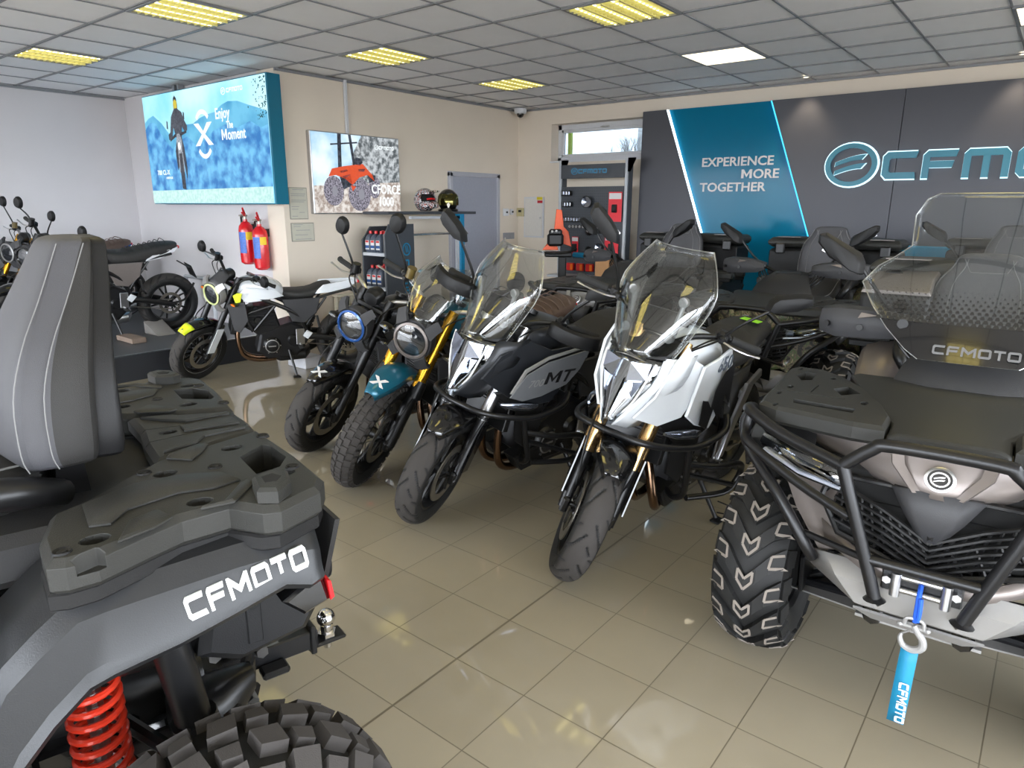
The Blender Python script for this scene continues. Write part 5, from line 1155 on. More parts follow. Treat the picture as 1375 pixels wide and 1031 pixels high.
def atv(loc,deg,label,paint,opt,group=None):
    t=thing('quad_bike',label,'quad bike',(loc[0],loc[1],0),(0,0,R(deg)),group,1.06 if opt.get('hi')=='A' else 1)
    P=paint; hi=opt.get('hi',0)
    # wheels
    for fx,nm,st in ((.74,'front_wheel',opt.get('tf','v')),(-.84 if hi=='A' else -.74,'rear_wheel',opt.get('tr','v'))):
        for s in (1,-1):
            T=Matrix.Translation((fx,opt.get('ty',.50)*s,.345 if hi!='A' else .31))@Matrix.Scale(1 if hi!='A' else .9,4)@(Matrix.Rotation(PI,4,'Z') if False else Matrix.Identity(4)); w=.25 if fx>0 else .28
            mb=MB(T); o=s
            mb.lathe([(.165,-w*.36),(.178,-w*.42),(.178,-w*.36),(.158,-w*.3),(.15,0),(.158,w*.3),(.178,w*.36),(.178,w*.42),(.165,w*.36)],n=40,closed=True)
            for k in range(6):
                a=2*PI*k/6
                for dd in (-.14,.14): mb.tube([(.04*math.cos(a),.05*o,.04*math.sin(a)),(.155*math.cos(a+dd),.07*o,.155*math.sin(a+dd))],[.018,.012],8)
            mb.lathe([(0,.06*o),(.045,.06*o),(.055,.04*o),(.055,-.06*o)],n=20)
            wh=obj(nm,mb,sat,t)
            ty=addmesh('tyre',atv_tyre(st,w),wh); ty.matrix_local=T
            mb=MB(T); mb.lathe([(.115,-.06*o),(.115,-.066*o),(.07,-.066*o),(.07,-.06*o)],n=28,closed=True); obj('brake_disc',mb,brz,wh)
            mb=MB(T); mb.box((-.0,-.075*o,.09),(.09,.05,.05),ch=.01); obj('brake_caliper',mb,redm if fx>0 else sat,wh)
    # chassis, suspension
    mb=MB()
    mb.box((0,0,.38),(1.5,.3,.06),ch=.01); mb.box((.0,0,.32),(1.7,.34,.02))
    for s in (1,-1):
        mb.tube([(-1.0,.12*s,.55),(-.6,.15*s,.72),(0,.15*s,.78),(.5,.15*s,.75),(1.0,.12*s,.6)],.018,8); mb.tube([(-1.0,.12*s,.55),(-1.0,.12*s,.36),(1.0,.12*s,.36),(1.0,.12*s,.6)],.018,8)
        for xx in (-.55,.55): mb.tube([(xx,.14*s,.36),(xx,.15*s,.75)],.016,8)
    obj('chassis',mb,gloss if hi else sat,t)
    for fx in (.74,-.84 if hi=='A' else -.74):
        for s in (1,-1):
            for zz,z2 in ((.36,.27),(.46,.40)):
                mb=MB(); mb.tube([(fx+.16,.12*s,zz),(fx,.40*s,z2)],.016,8); mb.tube([(fx-.16,.12*s,zz),(fx,.40*s,z2)],.016,8); arm=obj('suspension_arm',mb,steelblk,t)
            if fx>0:
                mb=MB(); mb.plate([(fx+.2,.16*s,.33),(fx+.03,.43*s,.25),(fx-.08,.43*s,.25),(fx-.18,.16*s,.33)],.006); obj('arm_guard',mb,skidm,arm,'grey arm guard')
                mb=MB(); mb.box((fx,.40*s,.345),(.09,.05,.2),ch=.015); mb.tube([(fx+.02,.1*s,.42),(fx+.05,.38*s,.38)],.009,6); mb.prism([(-.10,-.08),(.09,-.09),(.11,.05),(.02,.12),(-.09,.08)],.36*s,.375*s,.003,f=lambda a,b,c:(fx+a,c,.36+b)); obj('wheel_hub',mb,sat,arm)
            sx=fx+(.08 if fx<0 else -.06)+(.09 if hi=='A' and fx<0 else 0); ya,yb=.20*s,.30*s; za,zb=.74,.38
            mb=MB(); mb.tube([(sx,yb,zb),(sx,ya,za)],.016,10); mb.tube([(sx,ya+(yb-ya)*.15,za-(za-zb)*.15),(sx,ya,za)],.03,12); mb.cyl((sx-.03,yb,zb),(sx+.03,yb,zb),.02,n=12); sh=obj('shock_absorber',mb,alu if fx<0 else sat,t)
            mb=MB(); pts=[]; n_=180
            for i in range(n_):
                k=i/(n_-1); a=k*2*PI*11; pts.append((sx+.046*math.cos(a),yb+(ya-yb)*(.1+.75*k)+.046*math.sin(a),zb+(za-zb)*(.08+.76*k)))
            mb.tube(pts,.0075,8); obj('shock_spring',mb,spring if opt.get('spr') else sat,sh,'red coil spring' if opt.get('spr') else None)
    mb=MB(); mb.prism([(.45,.35),(-.45,.35),(-.5,.6),(-.2,.72),(.3,.72),(.5,.6)],-.14,.14,.02); mb.cyl((.0,-.2,.55),(.0,.2,.55),.14,n=24); mb.body([(-.5,0,.45,.1,.1),(-.75,0,.38,.13,.12),(-.9,0,.38,.08,.08)],16); obj('engine',mb,sat,t)
    # footwells
    for s in (1,-1):
        mb=MB(); mb.prism([(.36,.34),(-.40,.34),(-.42,.37),(.38,.37)],.2*s,.58*s,.004)
        for k in range(6): mb.box((-.28+.1*k,.4*s,.374),(.03,.3,.012),ch=.003)
        mb.plate([(.38,.2*s,.37),(.38,.57*s,.37),(.46,.57*s,.60),(.46,.2*s,.66)],.012); mb.plate([(-.40,.2*s,.37),(-.40,.55*s,.37),(-.44,.5*s,.55),(-.42,.2*s,.6)],.012)
        obj('footwell',mb,blk,t)
        mb=MB(); mb.prism([(.42,.6),(-.3,.55),(-.38,.9),(.1,.86),(.4,.95)],.15*s,.19*s,.012); obj('side_panel',mb,P if opt.get('side') else dgry,t)
    # front mudguards
    for s in (1,-1):
        top=[(1.08,.30,.82),(1.03,.34,.88),(.9,.36,.915),(.7,.36,.92),(.5,.34,.90),(.38,.3,.84),(.34,.3,.68)]
        out=[(1.0,.53,.80),(.95,.555,.845),(.86,.57,.86),(.68,.58,.865),(.5,.57,.83),(.38,.56,.74),(.33,.55,.56)]
        lip=[(.99,.55,.765),(.93,.575,.80),(.85,.59,.815),(.68,.60,.82),(.52,.59,.785),(.42,.58,.70),(.37,.57,.54)]
        mb=MB(); mb.loft([[(a[0],a[1]*s,a[2]),((a[0]+b[0])/2,(a[1]+b[1])/2*s,(a[2]+b[2])/2+.018),(b[0],b[1]*s,b[2])] for a,b in zip(top,out)],0,False,False); fg=obj('front_mudguard',mb,P if opt.get('fend') else dgry,t,solid=.008)
        mb=MB(); mb.loft([[(a[0],a[1]*s,a[2]),(b[0],b[1]*s,b[2])] for a,b in zip(out,lip)],0,False,False); obj('mudguard_lip',mb,blk,fg,solid=.01)
    # rear mudguards with broad side
    for s in (1,-1):
        YS_=1.12 if hi=='A' else 1
        pts=[(-1.045,.955,.84),(-1.02,.96,.83),(-.975,.965,.845),(-.9,.965,.825),(-.797,.96,.80),(-.70,.955,.785),(-.664,.95,.775),(-.61,.91,.73),(-.565,.87,.68),(-.52,.79,.60),(-.49,.7,.52)] if hi=='A' else [(-1.135,.955,.83),(-1.10,.97,.795),(-1.0,.985,.80),(-.9,.99,.80),(-.8,.975,.795),(-.70,.965,.785),(-.62,.955,.765),(-.55,.92,.70),(-.49,.85,.62),(-.45,.74,.55),(-.43,.62,.48)]
        rows=[]
        for x,zt_,zb in pts:
            rows.append([(x,y_*s*YS_,z_) for y_,z_ in ((.28,zt_-.015),(.40,zt_-.015),(.452,zt_-.03),(.472,zt_-.06),(.478,zb+.03),(.487,zb+.012),(.476,zb),(.44,zb-.005))])
        mb=MB(); mb.loft(rows,0,False,False); rg=obj('rear_mudguard',mb,P if opt.get('fend') or hi else dgry,t,solid=.01,ang=25)
        mb=MB(); rows=[[(x,.475*s*YS_,zb),(x+.02*(1 if x>-.75 else 0),.40*s,zb-.02),(x+.03*(1 if x>-.75 else 0),.3*s,zb-.01)] for x,zt_,zb in pts]; mb.loft(rows,0,False,False); obj('mudguard_liner',mb,blk,rg,solid=.006)
        XT=.085 if hi=='A' else 0
        mb=MB(); mb.prism([(-1.135+XT,.84),(-1.06+XT,.80),(-1.10+XT,.76),(-1.15+XT,.775)],.36*s*YS_,.46*s*YS_,.006); obj('tail_light_housing',mb,gloss,t)
        mb=MB(); mb.prism([(-1.145+XT,.82),(-1.15+XT,.775),(-1.158+XT,.78),(-1.153+XT,.815)],.42*s*YS_,.462*s*YS_,.001); obj('tail_light',mb,redm,t,'red tail light')
        if hi=='A':
            F=fplane((-.815,.5375,.838),(-1,0,.17),(0,-.02,1)) if s>0 else fplane((-1.03,-.5375,.885),(1,0,-.17),(0,.02,1))
            mb=MB(); logo(mb,'CFMOTO',F,.21,.046,.003); obj('lettering',mb,K('lettering_grey',(196,198,196),.5) if 'lettering_grey' not in bpy.data.materials else bpy.data.materials['lettering_grey'],rg,'pale logotype lettering')
    mb=MB(); mb.plate([(-1.09,-.5,.93),(-1.09,.5,.93),(-1.07,.46,.78),(-1.07,-.46,.78)],.01); mb.box((-.8,0,.9),(.6,.56,.1),ch=.02); obj('rear_panel',mb,dgry,t)
    TS=Matrix.Translation((-.03,-.02,.035)) if hi=='A' else Matrix.Identity(4)
    # silencer on the left rear
    mb=MB(TS); mb.tube([(-.62,.2,.66),(-.7,.22,.66),(-.98,.24,.67),(-1.06,.25,.67)],[.08,.115,.115,.08],20); sl=obj('silencer',mb,sat,t)
    mb=MB(TS); mb.prism([(-.86,.80),(-.82,.6),(-.9,.56),(-1.04,.58),(-1.09,.66),(-1.09,.76),(-1.05,.8)],.28,.375,.02); mb.lathe([(.045,0),(.05,-.02),(.035,-.02),(.03,.02)],c=(-1.095,.29,.70),ax='x',n=20); mb.box((-.93,.376,.68),(.03,.006,.16),ch=.002)
    obj('heat_shield',mb,blk,sl); mb=MB(TS); mb.lathe([(0,-.05),(.03,-.05)],c=(-1.06,.29,.70),ax='x',n=18); mb.cyl((-.93,.378,.69),(-.93,.384,.69),.012,n=6); obj('exhaust_outlet',mb,dark,sl)
    mb=MB(TS); mb.body([(-.72,.12,.62,.1,.1),(-.86,.14,.62,.12,.11),(-.92,.16,.6,.08,.08)],14,3); obj('heat_foil',mb,chrome if hi else sat,sl,'crinkled silver heat foil')
    # tow hitch
    mb=MB(); mb.box((-1.03,0,.36),(.34,.06,.055),ch=.004); mb.box((-1.185,0,.362),(.015,.075,.085),ch=.003); mb.box((-1.225,0,.335),(.11,.06,.012),ch=.004); mb.prism([(-.80,.42),(-.95,.39),(-.97,.32),(-.86,.20),(-.80,.22)],-.045,.045,.004); mb.box((-1.07,.055,.335),(.07,.05,.02),ch=.006); mb.cyl((-.96,0,.39),(-.96,0,.405),.014,n=6)
    th_=obj('tow_bar',mb,steelblk,t)
    mb=MB(); mb.cyl((-1.235,0,.34),(-1.235,0,.375),.018,n=16); mb.cyl((-1.235,0,.342),(-1.235,0,.354),.026,n=6); mb.sph((-1.235,0,.395),.026,24); mb.cyl((-1.235,0,.335),(-1.235,0,.305),.012,n=12); obj('tow_ball',mb,chrome,th_,'chrome tow ball')
    mb=MB(); mb.box((-1.06,.0005,.388),(.07,.05,.001)); mb.box((-1.035,.0005,.3885),(.018,.05,.001),m=1); obj('warning_label',mb,[K('label_grey',(90,92,92),.5) if 'label_grey' not in bpy.data.materials else bpy.data.materials['label_grey'],redm],th_)
    if hi=='A':
        mb=MB(); mb.tube([(-.8,.33,.72),(-.83,.33,.50)],.035,16); mb.tube([(-.83,.33,.50),(-.85,.33,.40)],.045,16); mb.body([(-.98,.2,.45,.03,.03),(-.9,.22,.42,.07,.07),(-.8,.24,.40,.08,.08)],14)
        for (x,z) in ((-1.0,.52),(-.97,.40),(-.9,.55)): mb.cyl((x,.2,z),(x,.235,z),.014,n=6,m=1)
        obj('rear_differential',mb,[sat,alu],t)
    # racks
    rz=1.01 if hi=='A' else 1.0
    if 1:
        near=[(-.841,.191),(-.794,.236),(-.701,.332),(-.652,.36),(-.632,.46),(-.636,.549),(-.66,.56),(-.70,.558),(-.787,.515),(-.828,.497),(-.905,.49),(-.946,.545),(-.975,.555),(-1.06,.515),(-1.085,.47),(-1.085,.30),(-1.072,.103)]
        wl=[([(-.985,.27),(-1.045,.222),(-1.058,.24),(-1.062,.325),(-1.034,.371),(-.985,.385)],.075),([(-.667,.553),(-.700,.539),(-.712,.548),(-.705,.566),(-.682,.572)],.03)]
        hl=[(-.986,.204,.022,.017),(-.844,.28,.022,.018),(-.867,.455,.022,.018),(-.703,.508,.022,.018),(-1.03,.408,.022,.017)]
        pan_=[[(-.70,.36),(-.784,.31),(-.87,.315),(-.93,.345),(-.95,.40),(-.90,.415),(-.845,.40),(-.76,.425),(-.73,.47),(-.70,.46)],[(-.73,.545),(-.755,.475),(-.80,.455),(-.815,.50),(-.785,.525)],[(-.90,.24),(-.93,.20),(-.95,.16),(-.93,.15),(-.87,.18),(-.86,.20)],[(-.86,.495),(-.90,.485),(-.945,.42),(-.96,.41),(-.97,.43),(-.915,.498)]]
        for s in (1,-1):
            q=near if s>0 else mir(near)
            rr=addmesh('rear_rack',rack_mesh('rackA%d%d'%(s,rz*100),q,[(w_ if s>0 else mir(w_),dd) for w_,dd in wl],[(a,b*s,c,d) for a,b,c,d in hl],rz-.06,rz),t,bevel=.004)
            mb=MB()
            for p in pan_: mb.prism([(a,b*s) for a,b in p],rz-.002,rz+.007,.003,f=lambda a,b,c:(a,b,c),ins=.005)
            q_=obj('raised_panel',mb,rackm,rr)
            mb=MB()
            for x,y in ((-1.063,.165),(-1.053,.358+.03),(-.811,.255),(-.659,.527),(-.93,.30)): mb.lathe([(0,.001),(.006,.002),(.008,.0),(.0125,.003),(.015,-.002)],c=(x,y*s,rz),ax='z',n=16)
            obj('rack_bolt',mb,blk,rr)
            mb=MB(); mb.prism([(-.945,.525),(-.955,.462),(-1.0,.445),(-1.02,.462),(-1.008,.515),(-.975,.545)],rz-.005,rz+.028,.006,f=lambda a,b,c:(a,b*s,c)); obj('rack_cleat',mb,rackm,rr)
            mb=MB(); mb.prism([(-.965,.505),(-.968,.475),(-.99,.468),(-1.0,.49),(-.985,.51)],rz+.026,rz+.0285,.001,f=lambda a,b,c:(a,b*s,c)); obj('cleat_recess',mb,dark,rr)
            mb=MB(); mb.prism([(a+.004,b*.985*s) for a,b in near],rz-.085,rz-.055,.004,f=lambda a,b,c:(a,b,c)); obj('rack_underside',mb,blk,rr)
        mid=[(-.842,.183),(-.842,.05),(-.85,-.05),(-.842,-.183),(-1.070,-.096),(-1.076,0),(-1.070,.096)]
        ce_=addmesh('rear_rack_centre',rack_mesh('rackmid%d'%(rz*100),mid,[],[(-.90,0,.02,.015)],rz-.05,rz-.004,[([(-.845,.05),(-.96,.03),(-1.07,.045),(-1.07,.049),(-.96,.034),(-.845,.054)],.01),([(-.845,-.05),(-.845,-.054),(-.96,-.034),(-1.07,-.049),(-1.07,-.045),(-.96,-.03)],.01)]),t,bevel=.002)
        mb=MB()
        for s in (1,-1): mb.prism([(-.865,.145*s),(-.935,.125*s),(-.96,.085*s),(-1.05,.075*s),(-1.05,.06*s),(-.95,.055*s),(-.90,.10*s)],rz-.006,rz+.002,.002,f=lambda a,b,c:(a,b,c))
        mb.prism([(-.93,.02),(-1.05,.03),(-1.05,-.03),(-.93,-.02)],rz-.006,rz+.002,.002,f=lambda a,b,c:(a,b,c)); obj('raised_panel',mb,rackm,ce_)
    # front rack in three plates
    fz=.985
    side=[(.44,.375),(.36,.46),(.36,.56),(.42,.58),(.73,.555),(.85,.55),(.97,.535),(1.01,.47),(1.05,.24),(1.045,.155),(.91,.155),(.66,.225)]
    wl=[([(.46,.47),(.45,.51),(.52,.53),(.60,.49),(.57,.46)],.07),([(.89,.26),(.94,.26),(.93,.44),(.88,.45)],.07),([(.60,.33),(.66,.37),(.74,.33),(.68,.28)],.035)]
    hl=[(.41,.54,.02,.01),(.50,.40,.02,.011),(.72,.50,.022,.01),(.80,.25,.024,.012),(.83,.51,.018,.008),(.98,.48,.014,.009)]
    for s in (1,-1):
        q=side if s>0 else mir(side)
        addmesh('front_rack',rack_mesh('frack%d'%s,q,[(w if s>0 else mir(w),dd) for w,dd in wl],[(a,b*s,c,d) for a,b,c,d in hl],fz-.06,fz,[([(.78,.31*s),(.78,.53*s),(.786,.53*s),(.786,.31*s)][::s],.006),([(.64,.42*s),(.76,.42*s),(.76,.426*s),(.64,.426*s)][::s],.006)]),t,bevel=.004)
    mb=MB(); mb.loft([[(x,-w_,z-.06),(x,-w_,z-.012),(x,-w_+.03,z),(x,w_-.03,z),(x,w_,z-.012),(x,w_,z-.06)] for w_,x,z in [((.36-.33*(x-.4) if x<.92 else .15),x,z) for x,z in ((.40,fz+.012),(.5,fz+.01),(.7,fz+.004),(.95,fz-.002),(1.05,fz-.012))]],0,True,True,False,False); obj('front_rack_lid',mb,rackm,t,bevel=.008)
    # nose
    mb=MB()
    # hood mask below the rack: silver/painted plate
    rows=[]
    for x,z,w in ((1.0,.945,.46),(1.055,.93,.44),(1.085,.88,.33),(1.10,.85,.27),(1.105,.822,.2)):
        rows.append([(x-.14*abs(u)**1.6,u*w,z-.015*abs(u)) for u in (-1,-.75,-.5,-.25,0,.25,.5,.75,1)])
    mb.loft(rows,0,False,False,sm=False); nm_=obj('front_mask',mb,P,t,'painted front mask',solid=.012)
    for s in (1,-1): mb=MB(); mb.plate([(1.07,.13*s,.945),(1.095,.12*s,.90),(1.11,.06*s,.83),(1.10,.04*s,.83),(1.085,.09*s,.90),(1.06,.10*s,.945)],.008*s); obj('mask_rib',mb,P,nm_)
    fe=fplane((1.118,0,.885),(0,1,0),(-.35,0,1))
    mb=MB(); mb.loft([[fe(r*math.cos(2*PI*i/32),r*.92*math.sin(2*PI*i/32),d) for i in range(32)] for r,d in ((.038,-.02),(.038,.006),(.033,.008))],0); em=obj('badge',mb,alu,nm_,'round chrome badge'); mb=MB()
    mb.loft([[fe(r*math.cos(2*PI*i/32),r*.92*math.sin(2*PI*i/32),d) for i in range(32)] for r,d in ((.030,.007),(.030,.0095))],0); obj('badge_field',mb,gloss,em)
    mb=MB(); roundel(mb,lambda a,b,d:fe(a,b,d+.0095),.024,.001); obj('badge_mark',mb,chrome,em)
    # centre cowl under mask
    mb=MB(); mb.loft([[(1.08,-.11,.83),(1.095,-.07,.835),(1.095,.07,.835),(1.08,.11,.83)],[(1.085,-.07,.76),(1.10,-.04,.76),(1.10,.04,.76),(1.085,.07,.76)],[(1.09,-.02,.69),(1.095,-.01,.69),(1.095,.01,.69),(1.09,.02,.69)]],0,False,False,sm=False); obj('centre_cowl',mb,gry,t,solid=.02)
    # black box painting the shade behind the grille, then V mesh slats
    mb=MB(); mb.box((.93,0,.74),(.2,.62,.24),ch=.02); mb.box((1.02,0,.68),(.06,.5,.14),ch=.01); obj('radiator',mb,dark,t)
    mb=MB()
    for s in (1,-1):
        for k in range(6):
            o=.024*k
            mb.tube([(1.10,.0,.685-o*.8),(1.09,.12*s,.75-o*.9),(1.065,.26*s,.80-o)],.0062,6)
        for k in range(9):
            y=.03+.026*k; mb.tube([(1.098-.03*k/9,y*s,.70+.012*k),(1.09-.03*k/9,(y-.045+.012*k*.5)*s,.595+.012*k)],.0048,5)
            if k%2: mb.tube([(1.098-.03*k/9,y*s,.66+.012*k),(1.09-.03*k/9,(y+.03)*s,.60+.008*k)],.0048,5)
        mb.tube([(1.06,.10*s,.82),(1.085,.05*s,.75),(1.1,0,.70)],.009,6); mb.tube([(1.04,.28*s,.82),(1.05,.30*s,.74),(1.07,.24*s,.64),(1.09,0,.575)],.009,6); mb.tube([(1.045,.28*s,.82),(1.06,.19*s,.82),(1.06,.10*s,.82)],.008,6)
    obj('grille',mb,sat,t)
    mb=MB()
    for i in range(12):
        for j in range(5): mb.box((1.035,-.22+.04*i,.60+.035*j),(.01,.026,.008))
    obj('grille_mesh',mb,gry,t)
    # lower bumper cover in paint
    mb=MB(); mb.loft([[(1.04,-.29,.66),(1.09,-.16,.60),(1.10,0,.575),(1.09,.16,.60),(1.04,.29,.66)],[(1.06,-.27,.60),(1.11,-.15,.555),(1.12,0,.535),(1.11,.15,.555),(1.06,.27,.60)]],0,False,False,sm=False); obj('lower_bumper_cover',mb,P,t,solid=.016)
    for s in (1,-1):
        mb=MB(); mb.plate([(1.03,.25*s,.80),(.97,.44*s,.77),(1.0,.38*s,.66),(1.04,.29*s,.55),(1.07,.24*s,.58),(1.05,.27*s,.70)],.014*s,ch=.03); obj('nose_side_panel',mb,P,t)
        mb=MB(); mb.loft([[(1.085,.245*s,.85),(1.05,.37*s,.872),(.99,.505*s,.885)],[(1.10,.24*s,.815),(1.075,.37*s,.835),(1.01,.51*s,.862)],[(1.095,.25*s,.785),(1.07,.37*s,.80),(1.01,.49*s,.835)]],0,False,False); hh=obj('headlight',mb,clearlens,t,solid=.003)
        mb=MB(); mb.loft([[(1.075,.235*s,.86),(1.04,.37*s,.885),(.975,.515*s,.897)],[(1.03,.24*s,.82),(1.0,.37*s,.84),(.95,.50*s,.865)],[(1.085,.24*s,.775),(1.06,.37*s,.79),(1.0,.50*s,.826)]],0,False,False); obj('headlight_housing',mb,dark,hh,solid=.004)
        mb=MB()
        hl2=1
        for k in range(4): mb.box((1.065-.026*k,(.275+.058*k)*s,.822+.012*k),(.02,.05,.036),rot=Matrix.Rotation(R(-24)*-s,3,'Z'),ch=.005)
        mb.tube([(1.095,.245*s,.79),(1.07,.37*s,.805),(1.01,.495*s,.838)],.006,6); obj('reflector',mb,lampw,hh)
    # bull bar
    if opt.get('bar',1):
        r=.0185; bx=1.17
        mb=MB()
        for s in (1,-1):
            mb.tube([(.96,.555*s,.955),(1.03,.545*s,.965),(1.10,.42*s,.925),(bx,.225*s,.885)],r,12,smooth=4)
            mb.tube([(.98,.555*s,.95),(1.0,.56*s,.89),(1.06,.53*s,.865),(1.12,.36*s,.79),(bx,.20*s,.74)],r*.8,12,smooth=4)
            mb.tube([(.96,.555*s,.955),(.97,.575*s,.90),(1.0,.545*s,.83),(1.08,.42*s,.72),(1.10,.33*s,.60),(1.08,.30*s,.54)],r,12,smooth=5)
            mb.tube([(bx,.235*s,.89),(bx+.005,.19*s,.76),(bx+.0,.115*s,.535),(bx,.108*s,.505)],r,12,smooth=4)
        mb.tube([(bx,-.235,.89),(bx+.005,-.165,.955),(bx+.005,-.12,.972),(bx+.005,.12,.972),(bx+.005,.165,.955),(bx,.235,.89)],r,12,smooth=4)
        mb.tube([(bx,-.145,.625),(bx,.145,.625)],r*.85,12); mb.tube([(1.09,-.33,.62),(bx,-.15,.625)],r*.6,8)
        obj('bull_bar',mb,steelblk,t)
    mb=MB(); mb.loft([[(1.02,-.33,.545),(1.09,-.26,.575),(1.10,.26,.575),(1.02,.33,.545)],[(1.03,-.31,.50),(1.13,-.22,.53),(1.13,.22,.53),(1.03,.31,.50)],[(1.02,-.24,.45),(1.12,-.16,.455),(1.12,.16,.455),(1.02,.24,.45)],[(.9,-.2,.37),(1.0,-.14,.385),(1.0,.14,.385),(.9,.2,.37)]],0,False,False,sm=False); obj('skid_plate',mb,skidm,t,'pale grey front skid plate',solid=.008)
    mb=MB(); mb.plate([(1.06,-.17,.40),(1.06,.17,.40),(1.03,.12,.365),(1.03,-.12,.365)],.008)
    mb.prism([(.98,.34),(-.9,.34),(-.9,.33),(.98,.33)],-.17,.17); obj('underbody_plate',mb,skidm,t)
    if opt.get('winch'):
        mb=MB()
        for y in (-.062,.062): mb.cyl((1.155,y,.53),(1.155,y,.60),.0135,n=16)
        for z in (.548,.588): mb.cyl((1.148,-.055,z),(1.148,.055,z),.0085,n=12)
        for y in (-.085,.085): mb.cyl((1.14,y,.575),(1.165,y,.575),.012,n=6)
        wn=obj('winch_fairlead',mb,alu,t,'silver roller fairlead'); mb=MB(); mb.box((1.135,0,.57),(.012,.2,.075),ch=.004); mb.cyl((1.03,-.08,.58),(1.03,.08,.58),.04,n=20); obj('winch_frame',mb,sat,wn)
        mb=MB(); pts=[(1.12,0,.575),(1.16,0,.575),(1.185,0,.555),(1.19,0,.52),(1.19,.0,.485)]
        mb.tube(pts,.0065,8,smooth=4); mb.tube([(1.192,.006,.56),(1.197,.008,.52),(1.193,.006,.49)],.006,8,smooth=3); mb.box((1.1,0,.58),(.05,.1,.03)); rp=obj('winch_rope',mb,ropeb,t,'blue winch rope')
        mb=MB(); mb.tube([(1.19,-.024,.47),(1.19,-.018,.492),(1.19,.018,.492),(1.19,.024,.47)],.0055,8,smooth=4); mb.cyl((1.19,-.034,.468),(1.19,.034,.468),.0055,n=10); mb.sph((1.19,-.034,.468),.008,8); mb.sph((1.19,.034,.468),.008,8)
        mb.tube([(1.19,.0,.475),(1.19,.012,.455),(1.19,.026,.435),(1.19,.026,.412),(1.19,.006,.398),(1.19,-.018,.404),(1.19,-.028,.425),(1.19,-.026,.44)],[.008,.009,.010,.011,.011,.009,.007,.004],10,smooth=5); mb.tube([(1.19,-.026,.44),(1.196,-.006,.46)],.003,6)
        obj('winch_hook',mb,silv,t,'silver hook')
        mb=MB(); mb.loft([[(1.195+.012*math.sin(k*.6),y-.006*k/6,.405-.042*k) for y in (-.022,.022)] for k in range(7)],0,False,False); sp_=obj('pull_strap',mb,tealp,t,'blue pull strap with white lettering',solid=.003)
        fs_=fplane((1.212,-.011,.30),(0,.02,-1),(0,1,0)); mb=MB(); logo(mb,'CFMOTO',fs_,.13,.025,.0008); obj('lettering',mb,whiteprint,sp_)
    # pod, steering and controls
    mb=MB(); mb.loft([[(.44,-.23,.955),(.49,-.12,.96),(.49,.12,.96),(.44,.23,.955)],[(.40,-.19,1.05),(.44,-.08,1.06),(.44,.08,1.06),(.40,.19,1.05)],[(.32,-.15,1.10),(.34,-.07,1.115),(.34,.07,1.115),(.32,.15,1.10)],[(.22,-.12,1.13),(.22,-.06,1.14),(.22,.06,1.14),(.22,.12,1.13)]],0,False,False,sm=False); pd=obj('instrument_pod',mb,dgry,t,solid=.012,bevel=.003)
    mb=MB(); mb.box((.24,0,1.11),(.02,.16,.06),rot=Matrix.Rotation(R(25),3,'Y')); mb.prism([(.42,1.0),(.2,1.0),(.22,1.12),(.3,1.13),(.4,1.07)],-.1,.1,.01); obj('display',mb,gloss,pd)
    mb=MB(); mb.tube([(.12,-.40,1.14),(.17,-.25,1.17),(.21,-.1,1.12),(.22,0,1.10),(.21,.1,1.12),(.17,.25,1.17),(.12,.40,1.14)],.013,10,smooth=4); mb.tube([(.34,0,.7),(.22,0,1.1)],.03,12); bar=obj('handlebar',mb,sat,t)
    for s in (1,-1):
        mb=MB(); mb.tube([(.155,.28*s,1.16),(.115,.41*s,1.138)],.018,12); obj('grip',mb,rubber,bar)
        mb=MB(); mb.box((.18,.235*s,1.165),(.06,.06,.05),ch=.012); mb.tube([(.2,.25*s,1.16),(.21,.3*s,1.155),(.17,.4*s,1.14)],.007,8,smooth=3); obj('switch_gear',mb,sat,bar)
        mb=MB()
        for k in range(4): mb.tube([(.19,(.2+.012*k)*s,1.15),(.26,(.2+.01*k)*s,1.16-.02*k),(.28,(.15)*s,1.08-.02*k),(.3,.08*s,.98)],.005,6,smooth=4)
        obj('cable',mb,sat,bar)
        if opt.get('guard',1):
            mb=MB(); rows=[]
            for i,(x,y,zt_,zb) in enumerate(((.345,.17,1.185,1.15),(.35,.22,1.20,1.13),(.335,.32,1.215,1.12),(.30,.45,1.215,1.11),(.25,.515,1.20,1.12),(.19,.53,1.18,1.13))):
                rows.append([(x-.07,y*s,zt_+.01),(x-.012,y*s,zt_+.004),(x,y*s,zt_-.015),(x+.005,y*s,(zt_+zb)/2),(x-.01,y*s,zb)])
            mb.loft(rows,0,False,False,sm=False); hg_=obj('hand_guard',mb,gry,bar,solid=.01,bevel=.003)
            mb=MB(); mb.cyl((.335,.36*s,1.16),(.345,.36*s,1.16),.012,n=10); mb.cyl((.30,.48*s,1.16),(.31,.485*s,1.16),.012,n=10); mb.plate([(.36,.30*s,1.212),(.34,.36*s,1.217),(.345,.37*s,1.195)],.003*s,m=1); obj('guard_bolts',mb,[sat,titan],hg_)
        mz=opt.get('mz',1.40)
        mb=MB(); mb.tube([(.2,.24*s,1.18),(.24,.30*s,1.25),(.25,.40*s,mz-.01)],[.011,.008,.007],8,smooth=3); ms=obj('mirror_stalk',mb,sat,bar)
        rg=[]
        for dx,ww,hh_ in ((.06,.045,.02),(.052,.075,.034),(.01,.088,.042),(-.008,.088,.042)): rg.append([(.25+dx,.47*s+ww*a*s,mz+.03+hh_*b+.05*a) for a,b in ((-1,-.7),(-.6,-1),(.5,-1),(1,-.3),(1,.5),(.7,1),(-.8,1),(-1,.4))])
